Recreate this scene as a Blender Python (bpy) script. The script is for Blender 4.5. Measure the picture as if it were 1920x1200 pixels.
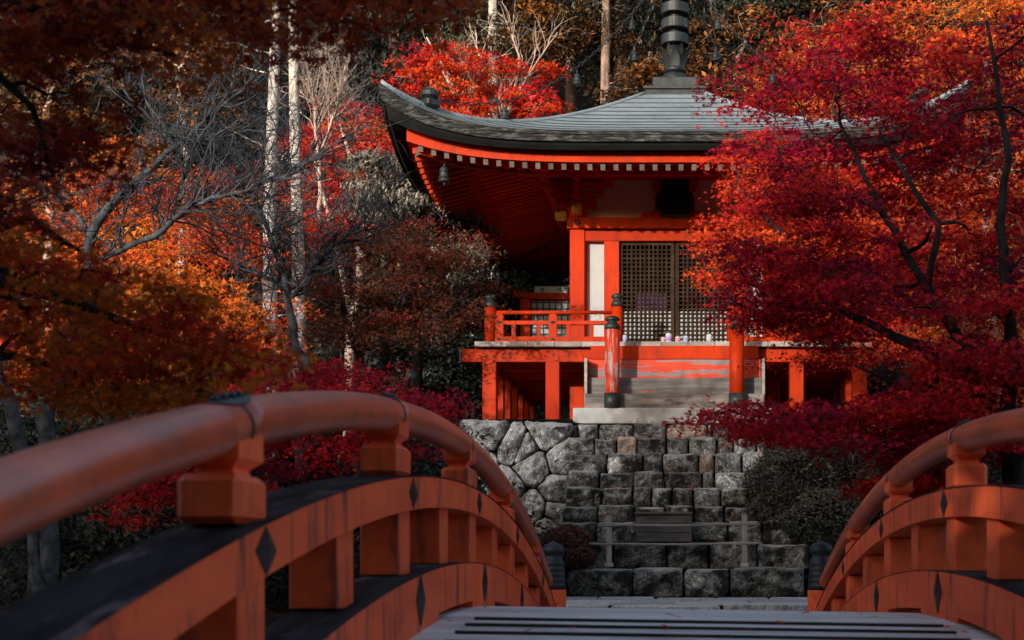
import bpy, bmesh, math, random
import numpy as np
from mathutils import Vector, Matrix, noise

for o in list(bpy.data.objects): bpy.data.objects.remove(o)
SC = bpy.context.scene
COL = SC.collection
R = math.radians
SUN_EL, SUN_AZ = 9.5, 27.0          # low sun from behind the camera, to its left

# ------------------------------------------------------------------ camera
cd = bpy.data.cameras.new("camera"); cam = bpy.data.objects.new("camera", cd); COL.objects.link(cam)
cam.location = (0, 0, 2.0); cam.rotation_euler = (R(90), 0, 0)
cd.sensor_width = 36; cd.lens = 36 * 2600 / 1920
cd.shift_x = -310 / 1920; cd.shift_y = 465 / 1920
cd.clip_start = 0.05; cd.clip_end = 600
cd.dof.use_dof = True; cd.dof.focus_distance = 25.0; cd.dof.aperture_fstop = 3.6
SC.camera = cam
# ------------------------------------------------------------------ world, sun, exposure
w = bpy.data.worlds.new("World"); SC.world = w; w.use_nodes = True
nt = w.node_tree; nt.nodes.clear()
sky = nt.nodes.new("ShaderNodeTexSky"); sky.sky_type = 'NISHITA'; sky.sun_disc = False
sky.sun_elevation = R(SUN_EL); sky.sun_rotation = R(180 + SUN_AZ)
sky.air_density = 1.0; sky.dust_density = 2.0; sky.ozone_density = .8
bg = nt.nodes.new("ShaderNodeBackground"); bg.inputs[1].default_value = 0.15
wo = nt.nodes.new("ShaderNodeOutputWorld")
nt.links.new(sky.outputs[0], bg.inputs[0]); nt.links.new(bg.outputs[0], wo.inputs[0])
ld = bpy.data.lights.new("sun", 'SUN'); sun = bpy.data.objects.new("sun", ld); COL.objects.link(sun)
ld.energy = 2.0; ld.angle = R(0.6); ld.color = (1.0, 0.955, 0.91)
sdir = Vector((-math.sin(R(SUN_AZ)) * math.cos(R(SUN_EL)), -math.cos(R(SUN_AZ)) * math.cos(R(SUN_EL)), math.sin(R(SUN_EL))))
sun.rotation_euler = sdir.to_track_quat('Z', 'Y').to_euler()
sun.location = (-10, -20, 20)
vs = SC.view_settings
vs.view_transform = 'Standard'; vs.look = 'None'; vs.gamma = 1.0; vs.use_curve_mapping = False
vs.exposure = 1.3
SC.cycles.max_bounces = 6; SC.cycles.transparent_max_bounces = 8

# ------------------------------------------------------------------ helpers
EYE = 2.0
def at(px, py, Y):
    return Vector(((px - 1270) / 2600 * Y, Y, EYE + (1065 - py) / 2600 * Y))
RNG = np.random.default_rng(7)
random.seed(7)

def tag(o, label=None, cat=None, group=None, kind=None):
    if label: o['label'] = label
    if cat: o['category'] = cat
    if group: o['group'] = group
    if kind: o['kind'] = kind
    return o
def empty(name, loc, label=None, cat=None, group=None, kind=None):
    o = bpy.data.objects.new(name, None); COL.objects.link(o); o.location = loc
    o.empty_display_size = 0.2
    return tag(o, label, cat, group, kind)
def wloc(o):
    v = Vector((0, 0, 0))
    while o is not None:
        v += Vector(o.location); o = o.parent
    return v
def link_mesh(name, me, parent=None, loc=(0, 0, 0)):
    o = bpy.data.objects.new(name, me); COL.objects.link(o); o.parent = parent; o.location = loc
    return o

class MB:
    def __init__(s): s.v = []; s.f = []; s.m = []
    def add(s, vs, fs, mi=0):
        b = len(s.v); s.v.extend([tuple(p) for p in vs])
        for f in fs: s.f.append([b + i for i in f]); s.m.append(mi)
        return s
    def box(s, c, d, mi=0, rz=0.0, bev=0.0, ends=None):
        x, y, z = [k / 2 for k in d]
        if bev > 0:
            e = min(bev, x * .9, y * .9, z * .9)
            bm = bmesh.new(); bmesh.ops.create_cube(bm, size=1)
            for q in bm.verts: q.co = Vector((q.co.x * 2 * x, q.co.y * 2 * y, q.co.z * 2 * z))
            bmesh.ops.bevel(bm, geom=list(bm.edges), offset=e, segments=1, affect='EDGES')
            bm.verts.index_update()
            P = [q.co.copy() for q in bm.verts]; F = [[q.index for q in f.verts] for f in bm.faces]; bm.free()
        else:
            P = [Vector((i * x, j * y, k * z)) for i in (-1, 1) for j in (-1, 1) for k in (-1, 1)]
            F = [(0, 1, 3, 2), (4, 6, 7, 5), (0, 4, 5, 1), (2, 3, 7, 6), (0, 2, 6, 4), (1, 5, 7, 3)]
        ca, sa = math.cos(rz), math.sin(rz)
        P = [Vector((p.x * ca - p.y * sa + c[0], p.x * sa + p.y * ca + c[1], p.z + c[2])) for p in P]
        return s.add(P, F, mi)
    def beam(s, a, b, wd, ht, mi=0, endm=None):
        """bar of rectangular section from a to b, section upright"""
        a, b = Vector(a), Vector(b); d = (b - a).normalized()
        side = d.cross(Vector((0, 0, 1)))
        side = side.normalized() if side.length > 1e-4 else Vector((1, 0, 0))
        up = side.cross(d).normalized()
        P = []
        for p in (a, b):
            for i, j in ((-1, -1), (1, -1), (1, 1), (-1, 1)): P.append(p + side * i * wd / 2 + up * j * ht / 2)
        s.add(P, [(0, 1, 5, 4), (1, 2, 6, 5), (2, 3, 7, 6), (3, 0, 4, 7), (0, 3, 2, 1)], mi)
        return s.add(P[4:], [(0, 1, 2, 3)], mi if endm is None else endm)
    def tube(s, pts, rad, n=6, mi=0, cap=True):
        pts = [Vector(p) for p in pts]
        if not hasattr(rad, '__len__'): rad = [rad] * len(pts)
        b = len(s.v); prev = None
        for i, p in enumerate(pts):
            d = (pts[min(i + 1, len(pts) - 1)] - pts[max(i - 1, 0)])
            d = d.normalized() if d.length > 1e-6 else Vector((0, 0, 1))
            if prev is None: u = d.orthogonal().normalized()
            else:
                u = prev - d * prev.dot(d); u = u.normalized() if u.length > 1e-5 else d.orthogonal().normalized()
            prev = u; v = d.cross(u)
            for k in range(n):
                a = 2 * math.pi * k / n
                s.v.append(tuple(p + (u * math.cos(a) + v * math.sin(a)) * rad[i]))
        for i in range(len(pts) - 1):
            for k in range(n):
                k2 = (k + 1) % n
                s.f.append([b + i * n + k, b + i * n + k2, b + (i + 1) * n + k2, b + (i + 1) * n + k]); s.m.append(mi)
        if cap:
            s.f.append([b + k for k in range(n)][::-1]); s.m.append(mi)
            e = b + (len(pts) - 1) * n
            s.f.append([e + k for k in range(n)]); s.m.append(mi)
        return s
    def lathe(s, c, prof, n=20, mi=0):
        """prof: (radius, z, material index) list from bottom to top"""
        b = len(s.v)
        for pr in prof:
            for k in range(n):
                a = 2 * math.pi * k / n
                s.v.append((c[0] + pr[0] * math.cos(a), c[1] + pr[0] * math.sin(a), c[2] + pr[1]))
        for i in range(len(prof) - 1):
            for k in range(n):
                k2 = (k + 1) % n
                s.f.append([b + i * n + k, b + i * n + k2, b + (i + 1) * n + k2, b + (i + 1) * n + k])
                s.m.append(prof[i][2] if len(prof[i]) > 2 else mi)
        s.f.append([b + k for k in range(n)][::-1]); s.m.append(mi)
        e = b + (len(prof) - 1) * n
        s.f.append([e + k for k in range(n)]); s.m.append(mi)
        return s
    def grid(s, P, mi=0, closed=False):
        m, n = len(P), len(P[0]); b = len(s.v)
        for row in P: s.v.extend([tuple(p) for p in row])
        for i in range(m - 1):
            for j in range(n - 1):
                s.f.append([b + i * n + j, b + i * n + j + 1, b + (i + 1) * n + j + 1, b + (i + 1) * n + j]); s.m.append(mi)
        return s
    def sweep(s, rings, mi=0, cap=True):
        """closed section rings (all the same length) joined in order"""
        n = len(rings[0]); b = len(s.v)
        for r_ in rings: s.v.extend([tuple(p) for p in r_])
        for i in range(len(rings) - 1):
            for k in range(n):
                k2 = (k + 1) % n
                s.f.append([b + i * n + k, b + i * n + k2, b + (i + 1) * n + k2, b + (i + 1) * n + k]); s.m.append(mi)
        if cap:
            s.f.append([b + k for k in range(n)][::-1]); s.m.append(mi)
            e = b + (len(rings) - 1) * n
            s.f.append([e + k for k in range(n)]); s.m.append(mi)
        return s
    def build(s, name, mats, parent=None, smooth=False, loc=None):
        me = bpy.data.meshes.new(name)
        off = wloc(parent) if parent else Vector((0, 0, 0))
        l = Vector(loc) if loc is not None else off
        me.from_pydata([(x - l[0], y - l[1], z - l[2]) for x, y, z in s.v], [], s.f)
        if not isinstance(mats, (list, tuple)): mats = [mats]
        for m_ in mats: me.materials.append(m_)
        if len(mats) > 1: me.polygons.foreach_set('material_index', s.m)
        if smooth: me.polygons.foreach_set('use_smooth', [True] * len(me.polygons))
        bm = bmesh.new(); bm.from_mesh(me); bmesh.ops.recalc_face_normals(bm, faces=bm.faces); bm.to_mesh(me); bm.free()
        me.update()
        return link_mesh(name, me, parent, l - off)

# ------------------------------------------------------------------ materials
def nodes(name):
    m = bpy.data.materials.new(name); m.use_nodes = True; t = m.node_tree; t.nodes.clear()
    return m, t, (lambda k, **kw: _n(t, k, kw)), t.links.new
def _n(t, k, kw):
    n = t.nodes.new(k)
    for a, b in kw.items(): setattr(n, a, b)
    return n
def c4(c): return (c[0], c[1], c[2], 1.0)

def mat(name, c1, c2, scale=3.0, stretch=(1, 1, 1), rough=0.6, bump=0.3, dist=0.01, c3=None, t3=0.62, s3=6.0, st3=None,
        w3=0.03, rnd=0.12, metallic=0.0, fine=40.0, spec=0.4):
    """two-tone noise, a third worn colour where a second noise passes t3, fine relief"""
    m, t, N, L = nodes(name)
    out = N("ShaderNodeOutputMaterial"); p = N("ShaderNodeBsdfPrincipled")
    L(p.outputs[0], out.inputs[0])
    geo = N("ShaderNodeNewGeometry")
    mp = N("ShaderNodeMapping"); mp.inputs['Scale'].default_value = stretch; L(geo.outputs['Position'], mp.inputs[0])
    n1 = N("ShaderNodeTexNoise"); n1.inputs['Scale'].default_value = scale; n1.inputs['Detail'].default_value = 8
    n1.inputs['Roughness'].default_value = 0.62; L(mp.outputs[0], n1.inputs['Vector'])
    cr = N("ShaderNodeValToRGB"); L(n1.outputs[0], cr.inputs[0])
    cr.color_ramp.elements[0].position = 0.36; cr.color_ramp.elements[0].color = c4(c1)
    cr.color_ramp.elements[1].position = 0.66; cr.color_ramp.elements[1].color = c4(c2)
    col = cr.outputs[0]
    if c3 is not None:
        mp3 = N("ShaderNodeMapping"); mp3.inputs['Scale'].default_value = st3 or stretch; L(geo.outputs['Position'], mp3.inputs[0])
        mp3.inputs['Location'].default_value = (3.1, 7.7, 1.3)
        n3 = N("ShaderNodeTexNoise"); n3.inputs['Scale'].default_value = s3; n3.inputs['Detail'].default_value = 9
        n3.inputs['Roughness'].default_value = 0.7; L(mp3.outputs[0], n3.inputs['Vector'])
        r3 = N("ShaderNodeMapRange"); r3.inputs[1].default_value = t3 - w3; r3.inputs[2].default_value = t3 + w3
        L(n3.outputs[0], r3.inputs[0])
        mx = N("ShaderNodeMix", data_type='RGBA'); L(r3.outputs[0], mx.inputs[0]); L(col, mx.inputs[6]); mx.inputs[7].default_value = c4(c3)
        col = mx.outputs[2]
    oi = N("ShaderNodeObjectInfo")
    hs = N("ShaderNodeHueSaturation"); mr = N("ShaderNodeMapRange"); L(oi.outputs['Random'], mr.inputs[0])
    mr.inputs[3].default_value = 1 - rnd; mr.inputs[4].default_value = 1 + rnd
    L(mr.outputs[0], hs.inputs['Value']); L(col, hs.inputs['Color']); L(hs.outputs[0], p.inputs['Base Color'])
    p.inputs['Roughness'].default_value = rough; p.inputs['Metallic'].default_value = metallic
    p.inputs['Specular IOR Level'].default_value = spec
    if bump > 0:
        n2 = N("ShaderNodeTexNoise"); n2.inputs['Scale'].default_value = fine; n2.inputs['Detail'].default_value = 6; L(mp.outputs[0], n2.inputs['Vector'])
        ad = N("ShaderNodeMath", operation='ADD'); L(n1.outputs[0], ad.inputs[0]); 
        ml = N("ShaderNodeMath", operation='MULTIPLY'); ml.inputs[1].default_value = 0.4; L(n2.outputs[0], ml.inputs[0]); L(ml.outputs[0], ad.inputs[1])
        bp = N("ShaderNodeBump"); bp.inputs['Strength'].default_value = bump; bp.inputs['Distance'].default_value = dist
        L(ad.outputs[0], bp.inputs['Height']); L(bp.outputs[0], p.inputs['Normal'])
    return m

def stone_mat(name, dark, mid, light, moss=0.5, scale=2.2, vein=(0.62, 0.62, 0.6), bump=0.9):
    """gnarled rock: folded dark and pale veins, black moss that grows where a large noise is high"""
    m, t, N, L = nodes(name)
    out = N("ShaderNodeOutputMaterial"); p = N("ShaderNodeBsdfPrincipled"); L(p.outputs[0], out.inputs[0])
    geo = N("ShaderNodeNewGeometry"); oi = N("ShaderNodeObjectInfo")
    ro = N("ShaderNodeVectorMath", operation='MULTIPLY_ADD'); L(oi.outputs['Random'], ro.inputs[0]); ro.inputs[1].default_value = (17, 9, 23); L(geo.outputs['Position'], ro.inputs[2])
    rr = N("ShaderNodeVectorRotate", rotation_type='Y_AXIS')
    ml = N("ShaderNodeMath", operation='MULTIPLY'); ml.inputs[1].default_value = 6.0; L(oi.outputs['Random'], ml.inputs[0]); L(ml.outputs[0], rr.inputs['Angle']); L(ro.outputs[0], rr.inputs['Vector'])
    mp = N("ShaderNodeMapping"); mp.inputs['Scale'].default_value = (1, 1, 2.2); L(rr.outputs[0], mp.inputs[0])
    n1 = N("ShaderNodeTexNoise"); n1.inputs['Scale'].default_value = scale; n1.inputs['Detail'].default_value = 10; n1.inputs['Roughness'].default_value = .68; n1.inputs['Distortion'].default_value = 1.6
    L(mp.outputs[0], n1.inputs['Vector'])
    cr = N("ShaderNodeValToRGB"); L(n1.outputs[0], cr.inputs[0]); e = cr.color_ramp.elements
    e[0].position = .33; e[0].color = c4(dark); e[1].position = .72; e[1].color = c4(light)
    a = cr.color_ramp.elements.new(.50); a.color = c4(mid)
    # veins: a thin band of a second noise
    n2 = N("ShaderNodeTexNoise"); n2.inputs['Scale'].default_value = scale * 1.7; n2.inputs['Detail'].default_value = 7; n2.inputs['Distortion'].default_value = 2.2
    L(mp.outputs[0], n2.inputs['Vector'])
    sb = N("ShaderNodeMath", operation='SUBTRACT'); sb.inputs[1].default_value = .5; L(n2.outputs[0], sb.inputs[0])
    ab = N("ShaderNodeMath", operation='ABSOLUTE'); L(sb.outputs[0], ab.inputs[0])
    mr = N("ShaderNodeMapRange"); mr.inputs[1].default_value = .0; mr.inputs[2].default_value = .028; mr.inputs[3].default_value = .75; mr.inputs[4].default_value = 0; L(ab.outputs[0], mr.inputs[0])
    mx = N("ShaderNodeMix", data_type='RGBA'); L(mr.outputs[0], mx.inputs[0]); L(cr.outputs[0], mx.inputs[6]); mx.inputs[7].default_value = c4(vein)
    # black moss and lichen
    n3 = N("ShaderNodeTexNoise"); n3.inputs['Scale'].default_value = 3.2; n3.inputs['Detail'].default_value = 9; n3.inputs['Roughness'].default_value = .72
    L(geo.outputs['Position'], n3.inputs['Vector'])
    m3 = N("ShaderNodeMapRange"); m3.inputs[1].default_value = 1 - moss - .06; m3.inputs[2].default_value = 1 - moss + .06; L(n3.outputs[0], m3.inputs[0])
    mx2 = N("ShaderNodeMix", data_type='RGBA'); L(m3.outputs[0], mx2.inputs[0]); L(mx.outputs[2], mx2.inputs[6]); mx2.inputs[7].default_value = (.012, .013, .012, 1)
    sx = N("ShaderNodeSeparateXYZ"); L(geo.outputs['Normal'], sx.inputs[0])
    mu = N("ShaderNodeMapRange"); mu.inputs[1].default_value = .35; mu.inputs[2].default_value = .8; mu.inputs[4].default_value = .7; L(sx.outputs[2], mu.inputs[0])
    mx3 = N("ShaderNodeMix", data_type='RGBA'); L(mu.outputs[0], mx3.inputs[0]); L(mx2.outputs[2], mx3.inputs[6]); mx3.inputs[7].default_value = (light[0] * .9, light[1] * .9, light[2] * .9, 1); mx2 = mx3   # worn, lichened tops, with caught skylight painted in paler
    hs = N("ShaderNodeHueSaturation"); v = N("ShaderNodeMapRange"); v.inputs[3].default_value = .62; v.inputs[4].default_value = 1.3; L(oi.outputs['Random'], v.inputs[0])
    L(v.outputs[0], hs.inputs['Value']); L(mx2.outputs[2], hs.inputs['Color']); L(hs.outputs[0], p.inputs['Base Color'])
    p.inputs['Roughness'].default_value = .85; p.inputs['Specular IOR Level'].default_value = .3
    bp = N("ShaderNodeBump"); bp.inputs['Strength'].default_value = bump; bp.inputs['Distance'].default_value = .05
    ad = N("ShaderNodeMath", operation='ADD'); L(n1.outputs[0], ad.inputs[0]); L(n2.outputs[0], ad.inputs[1])
    L(ad.outputs[0], bp.inputs['Height']); L(bp.outputs[0], p.inputs['Normal'])
    return m

def leaf_mat(name, cols, trans=0.35, vmin=.55, vmax=1.35, rough=.6, spec=.15):
    """cols: colours along the leaf's own hue value; each leaf has its own brightness"""
    m, t, N, L = nodes(name)
    out = N("ShaderNodeOutputMaterial")
    ah = N("ShaderNodeAttribute"); ah.attribute_name = 'hue'
    ar = N("ShaderNodeAttribute"); ar.attribute_name = 'rnd'
    cr = N("ShaderNodeValToRGB"); L(ah.outputs['Fac'], cr.inputs[0])
    el = cr.color_ramp.elements
    while len(el) > 1: el.remove(el[-1])
    el[0].position = 0; el[0].color = c4(cols[0])
    for i, c in enumerate(cols[1:], 1):
        e = el.new(i / (len(cols) - 1)); e.color = c4(c)
    mr = N("ShaderNodeMapRange"); mr.inputs[3].default_value = vmin; mr.inputs[4].default_value = vmax; L(ar.outputs['Fac'], mr.inputs[0])
    hs = N("ShaderNodeHueSaturation"); L(mr.outputs[0], hs.inputs['Value']); L(cr.outputs[0], hs.inputs['Color'])
    p = N("ShaderNodeBsdfPrincipled"); L(hs.outputs[0], p.inputs['Base Color']); p.inputs['Roughness'].default_value = rough
    p.inputs['Specular IOR Level'].default_value = spec
    tr = N("ShaderNodeBsdfTranslucent"); L(hs.outputs[0], tr.inputs[0])
    mx = N("ShaderNodeMixShader"); mx.inputs[0].default_value = trans; L(p.outputs[0], mx.inputs[1]); L(tr.outputs[0], mx.inputs[2]); L(mx.outputs[0], out.inputs[0])
    return m

M = {}
M['verm'] = mat('vermilion_paint', (.31, .0175, .0011), (.41, .029, .0022), scale=1.6, stretch=(1, 1, .5), rough=.5, bump=.15, dist=.006, c3=(.17, .022, .010), t3=.60, s3=2.6, st3=(2.5, 2.5, .6), w3=.10, rnd=.12, spec=.08)
M['verm_lifted'] = mat('vermilion_underside', (.58, .026, .010), (.66, .036, .012), scale=2, rough=.6, bump=.1, rnd=.1, spec=.08)  # same vermilion for shaded parts, base raised in place of bounce light
M['verm_worn'] = mat('vermilion_peeling', (.42, .024, .003), (.52, .036, .004), scale=2, stretch=(3, 3, .35), rough=.6, bump=.4, c3=(.28, .25, .24), t3=.55, s3=5, st3=(3.2, 3.2, .4), w3=.012, rnd=.05)
M['tread_a'] = mat('stair_paint_peeled', (.42, .024, .003), (.52, .036, .004), scale=2, stretch=(.3, 3, 4), rough=.65, bump=.4, c3=(.17, .15, .15), t3=.53, s3=2.4, st3=(.35, 2, 5), w3=.012, rnd=.03)
M['tread_b'] = mat('stair_wood_bare', (.075, .068, .066), (.165, .147, .14), scale=3, stretch=(.4, 2, 7), rough=.75, bump=.5, c3=(.52, .05, .012), t3=.635, s3=2.1, st3=(.5, 1, 3), w3=.012, rnd=.05)
M['tread_c'] = mat('stair_wood_stained', (.06, .052, .05), (.20, .165, .15), scale=2.2, stretch=(.5, 2, 3.5), rough=.75, bump=.5, c3=(.03, .03, .03), t3=.60, s3=1.8, st3=(.7, 1, 2.6), w3=.05, rnd=.05)
M['bridge'] = mat('bridge_faded_red', (.68, .078, .018), (.90, .125, .030), scale=1.6, stretch=(4, .8, 3), rough=.55, bump=.5, dist=.004, c3=(.10, .035, .03), t3=.60, s3=3.4, st3=(1.6, 2.2, .35), w3=.08, rnd=.07)
M['rail'] = mat('bridge_handrail_red', (.48, .068, .024), (.64, .112, .045), scale=2.2, stretch=(1, .7, 1), rough=.34, bump=.25, dist=.004, c3=(.24, .075, .045), t3=.58, s3=5, st3=(1.2, .8, 1), w3=.15, rnd=.04, spec=.6)
M['beam_top'] = mat('weathered_beam_top', (.012, .009, .011), (.045, .035, .04), scale=3, stretch=(3, .6, 1), rough=.8, bump=.4, c3=(.22, .15, .15), t3=.62, s3=2.0, w3=.06, rnd=.05, spec=.05)
M['iron'] = mat('black_iron', (.010, .011, .013), (.026, .028, .032), scale=8, rough=.45, bump=.2, metallic=.3, rnd=.1)
M['bronze'] = mat('dark_bronze', (.013, .017, .018), (.036, .044, .046), scale=6, stretch=(1, 1, .4), rough=.5, bump=.2, metallic=.4, c3=(.14, .16, .15), t3=.66, s3=8, rnd=.1)
M['giboshi'] = mat('blue_black_cap', (.010, .014, .02), (.025, .033, .043), scale=6, rough=.5, bump=.15, metallic=.2, rnd=.1)
M['deck'] = mat('grey_deck_wood', (.50, .47, .45), (.72, .68, .65), scale=2.6, stretch=(.35, 6, 3), rough=.6, bump=.45, dist=.004, c3=(.16, .12, .12), t3=.60, s3=2.4, w3=.08, rnd=.16)
M['deck_dark'] = mat('board_edge_shade', (.02, .018, .018), (.04, .035, .033), scale=3, rough=.8, rnd=.1)  # near-black colour in place of shade under the walking boards
M['floorwood'] = mat('veranda_boards', (.16, .135, .12), (.30, .26, .23), scale=3, stretch=(.8, .8, 3), rough=.7, bump=.4, rnd=.25)
M['roof'] = mat('grey_green_roof', (.14, .18, .205), (.23, .285, .32), scale=1.2, stretch=(1.5, 1.5, 1), rough=.55, bump=.25, dist=.01, c3=(.15, .17, .175), t3=.6, s3=5, st3=(4, 1, 1), w3=.1, rnd=0)
M['roofbutt'] = mat('course_shadow_line', (.012, .014, .014), (.03, .034, .034), scale=6, rough=.8, rnd=0)  # shadow line under each roof course, put into the colour
M['fascia'] = mat('weathered_eave_edge', (.018, .018, .018), (.10, .10, .10), scale=7, stretch=(.5, .5, 3), rough=.8, bump=.6, dist=.02, c3=(.012, .012, .012), t3=.48, s3=5, st3=(.9, .9, 5), w3=.04, rnd=0, spec=.1)
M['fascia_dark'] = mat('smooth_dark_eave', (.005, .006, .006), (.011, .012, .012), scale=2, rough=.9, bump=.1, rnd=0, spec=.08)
M['white'] = mat('white_plaster', (.32, .33, .335), (.37, .38, .385), scale=2, rough=.8, bump=.1, rnd=.02)
M['frieze'] = mat('frieze_plaster', (.58, .42, .32), (.64, .47, .36), scale=1.5, rough=.85, bump=.1, rnd=.02)  # white plaster with the eave's shade put into a browner base
M['endwhite'] = mat('rafter_end_white', (.05, .043, .034), (.095, .08, .063), scale=6, rough=.7, bump=.1, rnd=.15)
M['lattice'] = mat('brown_lattice_wood', (.022, .013, .008), (.045, .026, .017), scale=5, rough=.9, bump=.1, rnd=.15, spec=.04)
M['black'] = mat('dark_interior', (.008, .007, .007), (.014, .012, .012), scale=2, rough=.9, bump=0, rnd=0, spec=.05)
M['purple'] = mat('purple_curtain', (.05, .02, .07), (.08, .03, .10), scale=4, rough=.8, bump=.2, rnd=0)
M['gold'] = mat('ochre_bracket_paint', (.32, .15, .03), (.48, .26, .05), scale=8, rough=.6, bump=.1, rnd=.1)
M['granite'] = mat('granite_slab', (.25, .25, .245), (.35, .347, .337), scale=3, rough=.8, bump=.35, c3=(.24, .24, .23), t3=.6, s3=9, w3=.06, rnd=.04)
M['rock'] = stone_mat('wall_rock', (.018, .019, .023), (.115, .117, .125), (.36, .355, .35), moss=.42, scale=2.8)
M['stepstone'] = stone_mat('step_stone', (.022, .022, .025), (.09, .09, .093), (.29, .287, .28), moss=.47, scale=3)
M['mossstone'] = stone_mat('mossy_step_stone', (.03, .031, .031), (.10, .10, .096), (.44, .43, .40), moss=.50, scale=3.5)
M['pinkstone'] = stone_mat('pinkish_step_stone', (.17, .12, .10), (.34, .25, .21), (.52, .42, .37), moss=.34, scale=3)
M['paving'] = stone_mat('path_stone', (.12, .125, .13), (.24, .25, .26), (.40, .41, .42), moss=.38, scale=2.5, bump=.4)
M['core'] = mat('dark_earth_fill', (.003, .003, .003), (.007, .006, .006), scale=4, rough=.95, rnd=0, spec=.05)
M['ground'] = mat('dark_leaf_litter', (.012, .011, .009), (.035, .027, .018), scale=3, rough=.95, bump=.8, dist=.06, c3=(.13, .035, .012), t3=.66, s3=9, w3=.02, rnd=0, spec=.05)
M['hill'] = mat('dark_forest_floor', (.008, .008, .007), (.018, .015, .011), scale=1.5, rough=.95, bump=.8, dist=.15, rnd=0, spec=.05)
M['water'] = mat('pond_water', (.010, .014, .013), (.014, .018, .017), scale=2, rough=.06, bump=.15, dist=.02, rnd=0, spec=.6, fine=6)
M['oldwood'] = mat('grey_old_wood', (.03, .027, .028), (.10, .09, .09), scale=3, stretch=(.6, 2, 3), rough=.75, bump=.5, rnd=.1)
M['postwood'] = mat('grey_post_wood', (.17, .15, .15), (.28, .245, .24), scale=5, stretch=(4, 4, .6), rough=.75, bump=.5, rnd=.1)
M['bamboo'] = mat('dark_bamboo', (.15, .14, .142), (.24, .225, .228), scale=3, stretch=(.5, 2, 2), rough=.55, bump=.2, rnd=.1)
M['bark_grey'] = mat('grey_lichen_bark', (.022, .023, .027), (.095, .10, .11), scale=9, stretch=(1, 1, .7), rough=.85, bump=.8, dist=.02, rnd=.1, spec=.05)
M['bark_dark'] = mat('dark_maple_bark', (.010, .009, .010), (.032, .030, .032), scale=8, stretch=(1, 1, .6), rough=.85, bump=.7, dist=.02, rnd=.1, spec=.05)
M['bark_black'] = mat('black_shaded_bark', (.010, .009, .009), (.03, .026, .025), scale=8, rough=.9, bump=.6, dist=.02, rnd=.1, spec=.05)
M['bark_pale'] = mat('pale_cedar_bark', (.24, .205, .185), (.60, .55, .51), scale=5, stretch=(4, 4, .5), rough=.85, bump=.9, dist=.03, c3=(.06, .045, .04), t3=.66, s3=5, st3=(3, 3, .6), w3=.04, rnd=.08)
M['bark_patch'] = mat('sun_patched_cedar_bark', (.07, .04, .03), (.42, .30, .24), scale=2.2, stretch=(2, 2, .5), rough=.9, bump=.9, dist=.03, rnd=.1)  # sunlit patches on the trunk painted into the bark colour
M['bark_red'] = mat('cedar_bark', (.07, .04, .03), (.22, .13, .10), scale=5, stretch=(4, 4, .4), rough=.9, bump=.9, dist=.03, rnd=.1)
M['twig_pale'] = mat('pale_bare_twigs', (.26, .20, .17), (.46, .37, .31), scale=5, rough=.8, bump=0, rnd=.1)

M['l_crim'] = leaf_mat('crimson_leaves', [(.20, .003, .032), (.38, .004, .028), (.56, .009, .016), (.70, .026, .010)], vmin=.35, vmax=1.35, trans=.4)
M['l_scar'] = leaf_mat('scarlet_leaves', [(.38, .006, .020), (.56, .018, .012), (.66, .050, .010), (.70, .11, .016)])
M['l_orng'] = leaf_mat('orange_leaves', [(.45, .02, .010), (.66, .075, .012), (.66, .16, .018), (.62, .24, .03)])
M['l_near'] = leaf_mat('near_orange_leaves', [(.42, .010, .014), (.48, .055, .006), (.52, .12, .007), (.58, .20, .015)], trans=.5)
M['l_shade'] = leaf_mat('dark_red_leaves', [(.16, .009, .012), (.26, .022, .008), (.32, .05, .007), (.38, .085, .008)], trans=.45)
M['l_brown'] = leaf_mat('brown_red_leaves', [(.06, .010, .006), (.11, .024, .009), (.07, .028, .012), (.20, .014, .008)])
M['l_dark'] = leaf_mat('dark_evergreen_leaves', [(.014, .018, .015), (.030, .036, .030), (.055, .062, .050)], trans=.15, vmin=.4, vmax=1.5, spec=.06)
M['l_conif'] = leaf_mat('grey_green_needles', [(.008, .012, .010), (.020, .028, .023), (.060, .075, .058), (.26, .11, .03)], trans=.15, vmin=.4, vmax=1.6, spec=.06)
M['l_olive'] = leaf_mat('pale_olive_leaves', [(.03, .033, .028), (.12, .115, .095), (.32, .275, .22)], trans=.2, vmin=.3, vmax=1.5)
M['l_hill'] = leaf_mat('autumn_hill_leaves', [(.012, .014, .010), (.035, .022, .010), (.13, .048, .010), (.34, .11, .015)], trans=.25, vmin=.3, vmax=1.4)
M['l_bush'] = leaf_mat('clipped_bush_leaves', [(.018, .019, .016), (.055, .056, .046), (.15, .14, .115)], trans=.1, vmin=.4, vmax=1.6)
M['l_rust'] = leaf_mat('rusty_shrub_leaves', [(.05, .03, .022), (.10, .045, .03), (.16, .06, .04)], trans=.1, vmin=.4, vmax=1.4)

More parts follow.
